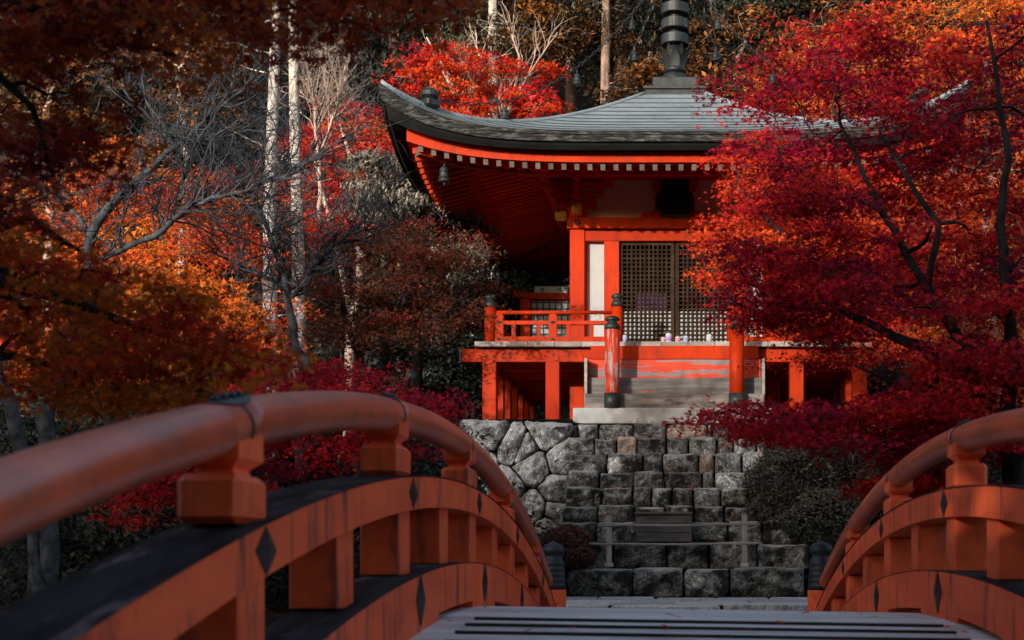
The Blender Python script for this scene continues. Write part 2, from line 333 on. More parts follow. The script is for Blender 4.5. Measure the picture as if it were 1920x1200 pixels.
# ------------------------------------------------------------------ setting: ground, hill, water
def smooth(a, b, x):
    t = np.clip((x - a) / (b - a), 0, 1); return t * t * (3 - 2 * t)
def wav(X, Y, s, seed):
    return (np.sin(X * s + seed) * np.cos(Y * s * 1.3 + seed * 2.1) + .5 * np.sin(X * s * 2.3 - Y * s * 1.9 + seed * 3))
def terrain(X, Y):
    z = .35 + 0 * X
    z = z + (1.45 - .35) * smooth(15.3, 16.9, Y) + .9 * smooth(22, 36, Y)
    z = z - 1.6 * smooth(1.3, 2.8, Y) * (1 - smooth(13.8, 15.2, Y)) * (1 - smooth(9, 13, np.abs(X)))
    z = z + .07 * wav(X, Y, .8, 1.0)
    mound = smooth(-6.3, -4.3, X) * (1 - smooth(4.3, 6.6, X)) * smooth(24.75, 25.15, Y) * (1 - smooth(34, 36.5, Y))
    z = z * (1 - mound) + 4.71 * mound
    z = z + np.maximum(0, Y - 38) * .93 * (1 - .5 * smooth(80, 120, Y)) + wav(X, Y, .25, 2) * .9 * smooth(38, 46, Y)
    # added ridge, unseen behind the camera, square to the sun to shade the bridge
    q = X * math.sin(R(SUN_AZ)) + Y * math.cos(R(SUN_AZ))
    z = z + 7.4 * smooth(-12, -27, q) + .9 * wav(X, Y, .3, 5) * smooth(-14, -27, q)
    return z
xs = np.concatenate([np.linspace(-160, -46, 16), np.linspace(-44, 34, 157), np.linspace(38, 160, 14)])
def ground_sheet(name, ys, m):
    XX, YY = np.meshgrid(xs, ys); ZZ = terrain(XX, YY)
    me = bpy.data.meshes.new(name); ny, nx = XX.shape
    V = np.stack([XX, YY, ZZ], -1).reshape(-1, 3)
    i = np.arange((ny - 1) * (nx - 1)); a = (i // (nx - 1)) * nx + i % (nx - 1)
    F = np.stack([a, a + 1, a + nx + 1, a + nx], -1)
    me.from_pydata(V.tolist(), [], F.tolist()); me.materials.append(m)
    me.polygons.foreach_set('use_smooth', [True] * len(me.polygons)); me.update()
    return tag(link_mesh(name, me), kind='structure')
ground_sheet('ground', np.concatenate([np.linspace(-120, -42, 16), np.linspace(-40, -2, 39), np.linspace(-1.5, 38, 159)]), M['ground'])
ground_sheet('hill', np.concatenate([np.linspace(38, 60, 34), np.linspace(62, 150, 30)]), M['hill'])
tag(MB().grid([[(-14, 1, -.35), (14, 1, -.35)], [(-14, 16, -.35), (14, 16, -.35)]]).build('water', M['water']), kind='structure')

# ------------------------------------------------------------------ rocks
def rock_mesh(name, poly, y0, depth, bulge, rng, n=14, flat_top=False, rough=.035, batter=0.0, zref=0.0):
    """a stone whose face outline is poly in the X-Z plane; the face looks towards -Y"""
    P = [Vector((p[0], p[1])) for p in poly]; c = sum(P, Vector((0, 0))) / len(P)
    L_ = [(P[(i + 1) % len(P)] - P[i]).length for i in range(len(P))]; tot = sum(L_)
    B = []
    for k in range(n):
        d = tot * k / n; i = 0
        while d > L_[i]: d -= L_[i]; i = (i + 1) % len(P)
        B.append(P[i].lerp(P[(i + 1) % len(P)], d / L_[i]))
    size = math.sqrt(tot * tot / 16); rad = size * .55
    sd = Vector((rng.uniform(0, 50), rng.uniform(0, 50), rng.uniform(0, 50)))
    jit = [rng.normal(0, rough * .35) for _ in B]
    rings = []
    for inset, dy, amp in ((0, depth, 0), (0, .085, .3), (.010, .04, .5), (.028, .012, .8), (.16 * size, -.25 * bulge, 1), (.28 * size, -.7 * bulge, 1), (.42 * size, -bulge, 1)):
        sc = max(.12, 1 - inset / rad); ring = []
        for k, b in enumerate(B):
            q = c + (b - c) * sc * (1 + (jit[k] if dy < depth else 0))
            n1 = noise.fractal(Vector((q.x, q.y, 0)) * 2.6 + sd, .9, 2.1, 4); n2 = abs(noise.noise(Vector((q.x, q.y, 3)) * 7 + sd))
            yy = y0 + dy + amp * rough * (2.0 * n1 - 1.8 * n2 + .5)
            ring.append((q.x, yy + batter * (q.y - zref), q.y))
        rings.append(ring)
    mb = MB(); n_ = len(B)
    for r_ in rings: mb.v.extend(r_)
    for i in range(len(rings) - 1):
        for k in range(n_):
            k2 = (k + 1) % n_
            mb.f.append([i * n_ + k, i * n_ + k2, (i + 1) * n_ + k2, (i + 1) * n_ + k]); mb.m.append(0)
    mb.v.append((c.x, y0 - bulge * 1.1 + batter * (c.y - zref), c.y)); ci = len(mb.v) - 1
    e = (len(rings) - 1) * n_
    for k in range(n_): mb.f.append([e + k, e + (k + 1) % n_, ci]); mb.m.append(0)
    return mb
nr = np.random.default_rng(11)

# stone staircase: rows from the top down (pixel of riser top and bottom, joints taken from the photograph)
Y_TOP, Y_BOT = 24.75, 21.0
rows = [793, 819, 848, 883, 914, 947, 976, 1018, 1064, 1121]
joints = [
    [1062, 1082, 1122, 1187, 1249, 1326, 1336, 1394, 1462],
    [1066, 1115, 1156, 1194, 1250, 1292, 1345, 1376, 1420, 1462],
    [1066, 1137, 1206, 1242, 1310, 1340, 1392, 1440, 1468],
    [1064, 1124, 1188, 1245, 1317, 1340, 1400, 1436, 1470],
    [1058, 1112, 1128, 1186, 1222, 1260, 1300, 1352, 1410, 1475],
    [1052, 1120, 1190, 1248, 1302, 1358, 1420, 1484],
    [1048, 1118, 1196, 1292, 1366, 1430, 1500],
    [1060, 1150, 1250, 1330, 1420, 1520],
    [1062, 1186, 1282, 1368, 1508],
]
stair = empty('stone_staircase', at(1262, 1121, 21.0), 'broad flight of rough dark mossy stone steps climbing to the red hall', 'stone steps')
nrow = len(rows) - 1
stepY = []
for i in range(nrow):
    Yf = Y_TOP + (Y_BOT - Y_TOP) * (i / (nrow - 1)); stepY.append(Yf)
    zt, zb = at(0, rows[i], Yf).z, at(0, rows[i + 1], Yf + (Y_BOT - Y_TOP) / (nrow - 1) * 0).z
    if i < nrow - 1: zb = at(0, rows[i + 1], Y_TOP + (Y_BOT - Y_TOP) * ((i + 1) / (nrow - 1))).z - .03
    for j in range(len(joints[i]) - 1):
        xl = at(joints[i][j], 0, Yf).x + .005; xr = at(joints[i][j + 1], 0, Yf).x - .005
        if xr - xl < .06: continue
        tz = zt + nr.uniform(-.035, .015)
        poly = [(xl + nr.uniform(0, .02), zb), (xr - nr.uniform(0, .02), zb), (xr - nr.uniform(0, .02), (zt + zb) / 2), (xr - nr.uniform(0, .025), tz), ((xl + xr) / 2 + nr.uniform(-.05, .05), tz + nr.uniform(-.012, .02)), (xl + nr.uniform(0, .025), tz), (xl, (zt + zb) / 2)]
        mk = 'mossstone' if i >= 4 else 'stepstone'
        if (i, j) in ((0, 4), (1, 2), (2, 4)): mk = 'pinkstone'
        if i < 4 and nr.random() < .12: mk = 'mossstone'
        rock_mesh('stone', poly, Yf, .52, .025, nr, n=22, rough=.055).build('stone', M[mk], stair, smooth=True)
# earth core behind the risers
cm = MB()
for i in range(nrow):
    zt = at(0, rows[i], stepY[i]).z - .05
    cm.box((-.05, stepY[i] + .18 + 1.5, (zt + 1.2) / 2), (3.4, 3.0, zt - 1.2))
cm.build('earth_core', M['core'], stair)

# retaining wall: cells of hand-placed seeds
def clip(poly, a, b):
    """keep the side of poly nearer to a than to b"""
    mx, mz = (a[0] + b[0]) / 2, (a[1] + b[1]) / 2; nx, nz = b[0] - a[0], b[1] - a[1]; out = []
    for i in range(len(poly)):
        p, q = poly[i], poly[(i + 1) % len(poly)]
        dp = (p[0] - mx) * nx + (p[1] - mz) * nz; dq = (q[0] - mx) * nx + (q[1] - mz) * nz
        if dp <= 0: out.append(p)
        if dp * dq < 0:
            t = dp / (dp - dq); out.append((p[0] + (q[0] - p[0]) * t, p[1] + (q[1] - p[1]) * t))
    return out
def wall_of_rocks(root, seeds, bounds, Yw, bat, mk, rng):
    for i, s in enumerate(seeds):
        poly = list(bounds)
        for j, o_ in enumerate(seeds):
            if j != i and len(poly) > 2: poly = clip(poly, s, o_)
        if len(poly) < 3: continue
        c = (sum(p[0] for p in poly) / len(poly), sum(p[1] for p in poly) / len(poly))
        W = []
        for p in poly:
            d = math.hypot(p[0] - c[0], p[1] - c[1]); k = max(.3, (d - 1.0 * (1 + .6 * rng.random())) / d)
            W.append((c[0] + (p[0] - c[0]) * k, c[1] + (p[1] - c[1]) * k))
        # round the corners
        Q = []
        for a in range(len(W)):
            p, q, r_ = W[a - 1], W[a], W[(a + 1) % len(W)]
            Q.append((q[0] * .9 + p[0] * .1, q[1] * .9 + p[1] * .1)); Q.append((q[0] * .9 + r_[0] * .1, q[1] * .9 + r_[1] * .1))
        X = [(at(p[0], p[1], Yw).x, at(p[0], p[1], Yw).z) for p in Q]
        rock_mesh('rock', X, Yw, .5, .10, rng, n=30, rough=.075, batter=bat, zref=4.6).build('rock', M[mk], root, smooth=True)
wall = empty('retaining_wall', at(960, 1090, 24.3), 'retaining wall of big pale folded rocks left of the stone steps', 'stone wall')
seedsL = [(915, 810), (1026, 812), (893, 872), (996, 874), (1056, 858), (950, 912), (1048, 922), (912, 930), (1000, 958), (1044, 962), (978, 842), (968, 838), (958, 985), (1025, 990), (905, 1000), (985, 1035), (1040, 1040), (935, 1060), (1010, 1085), (880, 1050), (960, 1105), (1048, 1100), (860, 930), (862, 985)]
wall_of_rocks(wall, seedsL, [(858, 784), (1076, 792), (1068, 1122), (845, 1122)], 24.55, .09, 'rock', nr)
MB().box((-2.95, 24.95, 2.9), (2.15, .5, 3.5)).build('earth_core', M['core'], wall)
wall2 = empty('retaining_wall', at(1560, 1090, 24.3), 'retaining wall of rocks right of the stone steps, mostly behind the clipped bush', 'stone wall')
seedsR = [(1500, 815), (1570, 820), (1640, 812), (1520, 870), (1590, 875), (1650, 870), (1495, 930), (1560, 935), (1630, 930), (1510, 990), (1585, 1000), (1650, 990), (1500, 1055), (1570, 1060), (1640, 1050), (1540, 1105), (1610, 1105)]
wall_of_rocks(wall2, seedsR, [(1462, 792), (1675, 784), (1690, 1122), (1470, 1122)], 24.55, .09, 'rock', nr)
MB().box((2.95, 24.95, 2.9), (2.0, .5, 3.5)).build('earth_core', M['core'], wall2)

# path between bridge and steps
path = tag(MB().box((.0, 18.95, 1.46), (4.6, 4.1, .14)).build('path', M['core']), kind='structure')
for r_ in range(6):
    y = 17.1 + r_ * .68; x = -2.1 + nr.uniform(-.1, .1)
    while x < 2.1:
        wd = nr.uniform(.6, 1.5)
        mb = MB(); k = 10; P = []
        for a in range(k):
            t = 2 * math.pi * a / k
            P.append((x + wd / 2 + (wd / 2 - .02) * max(-1, min(1, 1.35 * math.cos(t))), y + .31 * max(-1, min(1, 1.35 * math.sin(t))) + nr.uniform(-.02, .02)))
        h = 1.555 + nr.uniform(-.012, .02)
        mb.sweep([[(p[0], p[1], 1.48) for p in P], [(p[0], p[1], h - .02) for p in P], [(x + wd / 2 + (p[0] - x - wd / 2) * .95, y + (p[1] - y) * .93, h) for p in P]])
        mb.build('paving_stone', M['paving'], path); x += wd
bank = empty('bank_steps', (0, 16.4, .4), 'low stone steps from the far end of the red bridge up to the path', 'stone steps')
for i in range(4):
    for j in range(3):
        MB().box((-1.2 + j * 1.2, 16.35 + i * .22, .58 + i * .26), (1.18, .5, .27), bev=.03).build('stone', M['paving'], bank)

# ------------------------------------------------------------------ arched bridge
BA, BK, DECK0 = 8.55, .0206, 2 - .243
def bx(Y): return .19 - .0065 * Y
def arch(Y): return -BK * (Y - BA) ** 2
def roll(X): return -.016 * (X + 1.3)
B0, B1 = .6, 16.1
bridge = empty('arched_bridge', (.1, 8.4, 1.7), 'steeply arched red wooden bridge with round handrails and grey plank deck', 'bridge')
def sweepY(y0, y1, sec, step=.25):
    """sec(Y) -> closed section at Y"""
    n = max(2, int(abs(y1 - y0) / step) + 1)
    return [sec(y0 + (y1 - y0) * i / (n - 1)) for i in range(n)]
def deckz(Y, X): return DECK0 + arch(Y) + roll(X)
# deck: planks across, raised walking boards on them
y = B0; i = 0
while y < B1:
    y2 = y + .335; mb = MB(); c = bx(y)
    secs = []
    for X in (c - 1.46, c, c + 1.46):
        secs.append([(X, y + .006, deckz(y, X) - .07), (X, y2 - .006, deckz(y2, X) - .07), (X, y2 - .006, deckz(y2, X)), (X, y + .006, deckz(y, X))])
    mb.sweep(secs).build('deck_plank', M['deck'], bridge)
    if y < 7.55:
        mb = MB(); secs = []
        a, b = y + .06, y2 + .0
        for X in (c - 1.22, c, c + 1.27):
            secs.append([(X, a, deckz(a, X) + .001), (X, b, deckz(b, X) + .001), (X, b, deckz(b, X) + .004), (X, a, deckz(a, X) + .017)])
        mb.sweep(secs)
        for k_ in range(len(mb.f)):       # front edge of each board, its shadow gap painted dark
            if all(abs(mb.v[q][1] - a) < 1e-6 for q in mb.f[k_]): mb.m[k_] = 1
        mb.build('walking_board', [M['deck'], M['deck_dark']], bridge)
    y = y2; i += 1
mb = MB()
for s in (-.9, 0, .9):
    mb.sweep(sweepY(B0, B1, lambda Y: [(bx(Y) + s - .12, Y, deckz(Y, s) - .36), (bx(Y) + s + .12, Y, deckz(Y, s) - .36), (bx(Y) + s + .12, Y, deckz(Y, s) - .075), (bx(Y) + s - .12, Y, deckz(Y, s) - .075)], .5))
mb.build('girder', M['bridge'], bridge)

RT = .892   # handrail top above eye level at the crest (left side)
for side in (-1, 1):
    inner = 1.43
    def X_(Y, o): return bx(Y) + side * (inner + o)
    def Z_(Y, h): return EYE + RT + arch(Y) + roll(side * 1.5) + h       # h from handrail top
    def bar(o0, o1, h0, h1, y0, y1, step=.25):
        return sweepY(y0, y1, lambda Y: [(X_(Y, o0), Y, Z_(Y, h0)), (X_(Y, o1), Y, Z_(Y, h0)), (X_(Y, o1), Y, Z_(Y, h1)), (X_(Y, o0), Y, Z_(Y, h1))], step)
    posts = [1.75, 4.27, 6.74, 9.1, 11.4, 13.7] if side < 0 else [1.5, 3.85, 6.05, 8.15, 10.55, 12.85]
    struts = []
    P_ = posts + [15.9 if side < 0 else 15.2]
    struts = [(P_[k] + P_[k + 1]) / 2 for k in range(len(P_) - 1)]
    # handrail in lengths that meet at the joint plates
    cuts = [B0 - .1] + [p for p in posts[1:]] + [15.35]
    for a, b in zip(cuts[:-1], cuts[1:]):
        n = max(4, int((b - a) / .16)); pts = []; rads = []
        for k in range(n + 1):
            Y = a + .004 + (b - a - .008) * k / n
            pts.append((X_(Y, .12), Y, Z_(Y, -.083))); rads.append(.083)
        MB().tube(pts, rads, n=20).build('handrail', M['rail'], bridge, smooth=True)
    ub = MB().sweep(bar(0, .24, -.545, -.385, B0, 15.4)).build('upper_beam', M['bridge'], bridge)
    MB().sweep(bar(-.006, .25, -.383, -.378, B0, 15.38)).build('weathered_top', M['beam_top'], ub)
    lb = MB(); lb.sweep(bar(-.035, .22, -1.10, -.865, B0, 15.5))
    for p in posts:                       # feet of the board under each post, leaving drain slots between
        lb.sweep(bar(-.034, .20, -1.165, -1.095, p - .55, p + .55))
    lbo = lb.build('lower_board', M['bridge'], bridge)
    MB().sweep(bar(-.037, .225, -.863, -.859, B0, 15.48)).build('weathered_top', M['beam_top'], lbo)
    for p in posts:
        po = empty('post', (0, 0, 0)); po.parent = bridge; po.location = Vector((X_(p, .1), p, Z_(p, -.6))) - wloc(bridge)
        zt = Z_(p, 0)
        MB().box((X_(p, .135), p, zt - .70), (.19, .26, .33), bev=.008).build('shaft', M['bridge'], po)
        MB().box((X_(p, .132), p, zt - .31), (.195, .28, .15), bev=.022).build('bearing_block', M['bridge'], po)
        nb = MB(); c = (X_(p, .132), p)
        r1 = lambda a, b, z: [(c[0] - a, c[1] - b, z), (c[0] + a, c[1] - b, z), (c[0] + a, c[1] + b, z), (c[0] - a, c[1] + b, z)]
        nb.sweep([r1(.062, .085, zt - .237), r1(.056, .078, zt - .215), r1(.088, .122, zt - .185), r1(.088, .122, zt - .065)])
        nb.build('saddle', M['bridge'], po)
        # collar and plate over the joint of the handrail
        MB().tube([(X_(p + d, .12), p + d, Z_(p + d, -.083)) for d in (-.012, .012)], .0855, n=20, cap=False).build('collar', M['iron'], po, smooth=True)
        pl = MB(); rows_ = []
        for i_ in range(9):
            d = -.20 + .40 * i_ / 8; wdt = .62 * (1 - abs(d / .215) ** 2.5)
            row = []
            for k in range(7):
                a = math.pi / 2 + wdt * (k - 3) / 3
                row.append((X_(p + d, .12) + .0885 * math.cos(a), p + d, Z_(p + d, -.083) + .0885 * math.sin(a)))
            rows_.append(row)
        pl.grid(rows_); po_ = pl.build('joint_plate', M['iron'], po, smooth=True)
        for d in (-.11, -.03, .05, .12):
            MB().lathe((X_(p + d, .12), p + d, Z_(p + d, .003)), [(.016, 0), (.016, .008), (.009, .018), (.001, .021)], n=8).build('stud', M['iron'], po_, smooth=True)
        # diamond plates on both boards
        for hc, hh, ww, off in ((-.465, .076, .11, .004), (-.985, .128, .125, .040)):
            zc = Z_(p, hc); xo = X_(p, 0) - side * off
            pm = MB(); ring = [(xo, p - ww, zc), (xo, p, zc - hh), (xo, p + ww, zc), (xo, p, zc + hh)]
            outer = [(xo + side * .004, q[1], q[2]) for q in ring]
            pm.v = outer + ring + [(xo - side * .012, p, zc)]; pm.f = [[0, 1, 5, 4], [1, 2, 6, 5], [2, 3, 7, 6], [3, 0, 4, 7], [4, 5, 8], [5, 6, 8], [6, 7, 8], [7, 4, 8]]; pm.m = [0] * 8
            pm.build('diamond_plate', M['iron'], po)
    for s in struts:
        MB().box((X_(s, .135), s, Z_(s, -.70)), (.19, .26, .33), bev=.006).build('strut', M['bridge'], bridge)
    # newel post with its cap at the far end
    ye = 15.75 if side < 0 else 15.35
    xn = X_(ye, .07); nz = EYE + (-.40 - .0 if side < 0 else -.40)
    ne = empty('newel_post', (0, 0, 0)); ne.parent = bridge; ne.location = Vector((xn, ye, .3)) - wloc(bridge)
    top = EYE - .245
    MB().lathe((xn, ye, 0), [(.15, .2), (.15, top - .01), (.142, top)], n=24).build('shaft', M['bridge'], ne, smooth=False)
    prof = [(.146, top + .002)]
    for k in range(5):
        z0 = top + .03 + k * .062; r0 = .143 - k * .004
        prof += [(r0, z0), (r0 + .005, z0 + .010), (r0 + .005, z0 + .018), (r0, z0 + .028)]
    prof += [(.112, top + .352), (.100, top + .37), (.098, top + .385), (.122, top + .41), (.134, top + .445), (.122, top + .485), (.085, top + .515), (.04, top + .53), (.012, top + .548), (.002, top + .555)]
    MB().lathe((xn, ye, 0), prof, n=24).build('cap', M['giboshi'], ne, smooth=True)

# ------------------------------------------------------------------ the hall
CX, CY = -.05, 29.46
hall = empty('temple_hall', (CX, CY, 4.7), 'small vermilion Buddhist hall on a stilted veranda under a curved pyramid roof', 'temple')
def T(u, v, z): return Vector((CX + u, CY + v, z))
def hb(name, u, v, z, d, m='verm', parent=None, bev=0, rz=0):
    p = T(u, v, z); return MB().box(p, d, bev=bev, rz=rz).build(name, M[m] if isinstance(m, str) else m, parent or hall)
GZ = 4.70
# stilts and beams under the veranda
E = 3.46
gridv = [-E + k * (2 * E / 6) for k in range(7)]
for u in (-E, -2.28, 2.28, E):
    hb('veranda_post', u, -E, (GZ + 5.85) / 2, (.26, .26, 5.85 - GZ + .02), bev=.012)
for v in gridv[1:]:
    for u in (-E, E): hb('veranda_post', u, v, (GZ + 5.85) / 2, (.24, .24, 5.85 - GZ + .02), bev=.012)
for u in gridv[1:-1]: hb('veranda_post', u, E, (GZ + 5.85) / 2, (.24, .24, 5.85 - GZ + .02), bev=.012)
for v in (-E, E):
    b = hb('floor_beam', 0, v, 5.975, (7.96, .17, .245), bev=.008)
    for s in (-1, 1): hb('beam_end_plate', s * 4.005, v, 5.97, (.06, .20, .30), 'bronze', b, bev=.012)
for u in (-E, E):
    b = hb('floor_beam', u, 0, 5.965, (.17, 6.74, .24), bev=.008)
for v in gridv[1:-1]: hb('cross_joist', 0, v, 5.93, (6.74, .10, .15), 'verm_lifted')
# floor boards laid across the edge
n = 15; bw = 7.44 / n
for k in range(n):
    u = -3.72 + bw * (k + .5)
    for s, v0, v1 in ((-1, -3.72, -2.1), (1, 2.1, 3.72)):
        hb('floor_board', u, (v0 + v1) / 2, 6.16 + random.uniform(-.003, .003), (bw - .012, v1 - v0, .09), 'floorwood')
for k in range(9):
    v = -2.1 + 4.2 / 9 * (k + .5)
    for s in (-1, 1): hb('floor_board', s * 2.9, v, 6.16, (1.62, 4.2 / 9 - .01, .088), 'floorwood')
# stairs
def stair_row(w_, y0, y1, z0, z1, mk):
    hb('stair_riser', 0, (y0 + y1) / 2 - CY, (z0 + z1) / 2, (w_, y1 - y0, z1 - z0), mk, bev=.012)
def zpx(py, Y): return EYE + (1065 - py) / 2600 * Y
SZ = zpx(765, 25.0)
stair_row(3.26, 25.18, 25.60, SZ, zpx(738, 25.18), 'tread_c')
stair_row(3.20, 25.42, 25.80, zpx(738, 25.18) - .05, zpx(708, 25.42), 'tread_b')
stair_row(3.18, 25.62, 25.98, zpx(708, 25.42) - .05, zpx(674, 25.64), 'tread_a')
hb('stair_beam', 0, 25.70 - CY, (zpx(673, 25.66) + 6.11) / 2 + .004, (3.1, .06, 6.11 - zpx(673, 25.66)), 'verm')
for s in (-1, 1): hb('stair_stringer', s * 1.62, 25.62 - CY, 5.35, (.05, .70, .95), 'floorwood')
sl = empty('granite_slab', (CX - .05, 25.6, 4.6), 'long pale granite slab at the foot of the hall stairs', 'stone slab')
mbs = MB().box((CX - .02, 25.62, SZ - .14), (3.62, 1.3, .28), bev=.012); mbs.build('slab', M['granite'], sl)
hb('ground_sill', 0, 0, GZ - .02, (7.6, 7.2, .12), 'granite')
# giboshi posts
def cap_prof(z, r):
    return [(r * 1.06, z), (r * 1.06, z + .07), (r * .98, z + .085), (r * .80, z + .115), (r * .62, z + .135), (r * .60, z + .15), (r * .95, z + .17), (r * 1.0, z + .20), (r * .72, z + .235), (r * .25, z + .252), (.004, z + .262)]
def round_post(u, v, z0, z1, r, name='railing_post', m='verm', shoe=0):
    p = T(u, v, 0); e_ = empty(name, (0, 0, 0)); e_.parent = hall; e_.location = Vector((p.x, p.y, z0)) - wloc(hall)
    MB().lathe(p, [(r, z0), (r, z1)], n=24).build('shaft', M[m], e_, smooth=True)
    MB().lathe(p, cap_prof(z1 - .005, r), n=24).build('cap', M['bronze'], e_, smooth=True)
    if shoe: MB().lathe(p, [(r * 1.1, z0), (r * 1.1, z0 + shoe)], n=20).build('metal_shoe', M['bronze'], e_, smooth=True)
for s in (-1, 1):
    round_post(s * E, -E, 6.2, 6.88, .108)
    round_post(s * 1.08, -E + .02, 6.2, 6.90, .108)
    round_post(s * 1.125, 25.06 - CY, SZ, zpx(618, 25.06), .135, 'stair_newel', 'verm_worn' if s < 0 else 'verm', shoe=.27)
def railing(a, b, studs, halves):
    """a, b: (u, v) ends; studs / halves: fractions of the length"""
    A, B_ = Vector(a), Vector(b); d = (B_ - A); L_ = d.length; rz = math.atan2(d.y, d.x)
    mid = (A + B_) / 2
    r_ = MB().tube([T(A.x, A.y, 6.79), T(B_.x, B_.y, 6.79)], .036, n=10).build('top_rail', M['verm'], hall, smooth=True)
    hb('middle_rail', mid.x, mid.y, 6.595, (L_, .09, .07), rz=rz)
    hb('bottom_rail', mid.x, mid.y, 6.275, (L_, .12, .11), rz=rz)
    for t in studs:
        p = A + d * t
        st = hb('railing_stud', p.x, p.y, 6.53, (.16, .105, .40), rz=rz, bev=.006)
        hb('stud_head', p.x, p.y, 6.735, (.13, .10, .05), rz=rz, parent=st, bev=.01)
        for zz in (6.60, 6.28):
            q = T(p.x, p.y - .066, zz); dm = MB()
            dm.v = [(q.x - .055, q.y, zz), (q.x, q.y, zz - .03), (q.x + .055, q.y, zz), (q.x, q.y, zz + .03), (q.x, q.y - .012, zz)]
            dm.f = [[0, 1, 4], [1, 2, 4], [2, 3, 4], [3, 0, 4]]; dm.m = [0] * 4
            if abs(d.x) > abs(d.y): dm.build('metal_fitting', M['bronze'], st)
    for t in halves:
        p = A + d * t; hb('railing_strut', p.x, p.y, 6.44, (.07, .07, .26), rz=rz)
for s in (-1, 1):
    railing((s * (E - .1), -E), (s * 1.16, -E), (.035, .49), (.155, .37, .62, .82))
    railing((s * E, -E + .1), (s * E, 2.0), (.03, .25, .5, .75, .97), (.12, .37, .62, .87))
# hall body
W = 1.925
wall_z0, wall_z1 = 6.2, 8.69
for u in (-W, W):
    for v in (-W, W): hb('column', u, v, (GZ + wall_z1) / 2, (.30, .30, wall_z1 - GZ), bev=.02)
for u in (-.65, .65):
    for v in (-W, W): hb('floor_stilt', u, v, (GZ + 6.1) / 2, (.22, .22, 6.1 - GZ), 'verm_lifted')
for v in (-1, 1):
    hb('head_beam', 0, v * W, 8.815, (4.26, .34, .215), bev=.01)
    hb('lintel_beam', 0, v * (W + .02), 8.565, (3.54, .22, .20), bev=.008)
    hb('sill_beam', 0, v * W, 6.26, (3.54, .2, .12))
for u in (-1, 1):
    hb('head_beam', u * W, 0, 8.813, (.335, 3.5, .212)); hb('lintel_beam', u * (W + .02), 0, 8.565, (.22, 3.54, .20))
    hb('side_wall', u * (W - .03), 0, 7.4, (.08, 3.54, 2.4), 'white')
hb('rear_wall', 0, W - .03, 7.4, (3.54, .08, 2.4), 'white')
for s in (-1, 1):
    hb('white_panel', s * 1.59, -W + .07, 7.36, (.40, .05, 2.3), 'white')
    hb('door_jamb', s * 1.25, -W - .015, 7.39, (.30, .20, 2.17), bev=.008)
    hb('panel_edge', s * 1.755, -W + .02, 7.4, (.035, .10, 2.2), 'verm_lifted')
# metal fittings on the lintel and head beam
def fitting(u, z, w_, y):
    f = MB(); q = T(u, y, z)
    for dx, a, b in ((0, w_ * .32, .045), (-w_ * .42, w_ * .13, .028), (w_ * .42, w_ * .13, .028), (-w_ * .62, w_ * .09, .018), (w_ * .62, w_ * .09, .018)):
        k = 8; ring = [(q.x + dx + a * math.cos(2 * math.pi * i / k), q.y, z + b * math.sin(2 * math.pi * i / k)) for i in range(k)]
        b0 = len(f.v); f.v += ring + [(q.x + dx, q.y - .015, z)]
        for i in range(k): f.f.append([b0 + i, b0 + (i + 1) % k, b0 + k]); f.m.append(0)
    f.build('metal_fitting', M['bronze'], hall)
for u in (-1.25, 0, 1.25): fitting(u, 8.565, .26, -W - .093)
for s in (-1, 1):
    f = MB(); q = T(s * W, -W - .175, 8.82)
    for k in range(6):
        a = math.pi / 3 * k; f.lathe((q.x + .045 * math.cos(a), 0, 0), [(0.001, 0)], n=3) if False else None
        cx_, cz_ = q.x + .045 * math.cos(a), q.z + .045 * math.sin(a); ring = [(cx_ + .026 * math.cos(2 * math.pi * i / 6), q.y, cz_ + .026 * math.sin(2 * math.pi * i / 6)) for i in range(6)]
        b0 = len(f.v); f.v += ring + [(cx_, q.y - .012, cz_)]
        for i in range(6): f.f.append([b0 + i, b0 + (i + 1) % 6, b0 + 6]); f.m.append(0)
    f.build('flower_fitting', M['bronze'], hall)
# lattice doors
for s in (-1, 1):
    dp = T(s * .55, -W + .02, 6.33); dl = empty('lattice_door', (0, 0, 0)); dl.parent = hall; dl.location = dp - wloc(hall)
    u0, u1 = (-1.10, -.012) if s < 0 else (.012, 1.10)
    z0, z1 = 6.32, 8.46; yy = -W + .0
    def db(nm, u, z, dx, dz, dy=.05, m='lattice', v=yy): return MB().box(T(u, v, z), (dx, dy, dz)).build(nm, M[m], dl)
    db('stile', u0 + .035, (z0 + z1) / 2, .07, z1 - z0); db('stile', u1 - .035, (z0 + z1) / 2, .07, z1 - z0)
    db('door_rail', (u0 + u1) / 2, z1 - .03, u1 - u0 - .14, .06); db('door_rail', (u0 + u1) / 2, z0 + .03, u1 - u0 - .14, .06)
    nvb, nhb = 11, 24; a0, a1 = u0 + .07, u1 - .07
    for k in range(1, nvb): db('lattice_bar', a0 + (a1 - a0) * k / nvb, (z0 + z1) / 2, .028, z1 - z0 - .12, .03, v=yy - .004)
    for k in range(1, nhb): db('lattice_bar', (a0 + a1) / 2, z0 + .06 + (z1 - z0 - .12) * k / nhb, a1 - a0, .026, .03, v=yy + .012)
    db('white_backing', (a0 + a1) / 2, z0 + .06 + .36, a1 - a0, .72, .01, 'white', v=yy + .045)
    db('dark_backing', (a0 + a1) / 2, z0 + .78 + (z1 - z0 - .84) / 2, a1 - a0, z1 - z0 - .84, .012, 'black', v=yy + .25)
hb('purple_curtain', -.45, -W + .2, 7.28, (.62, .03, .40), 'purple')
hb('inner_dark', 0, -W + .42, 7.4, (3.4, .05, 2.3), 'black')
hb('lintel_shadow_rail', 0, -W + .03, 8.47, (2.2, .1, .03), 'lattice')
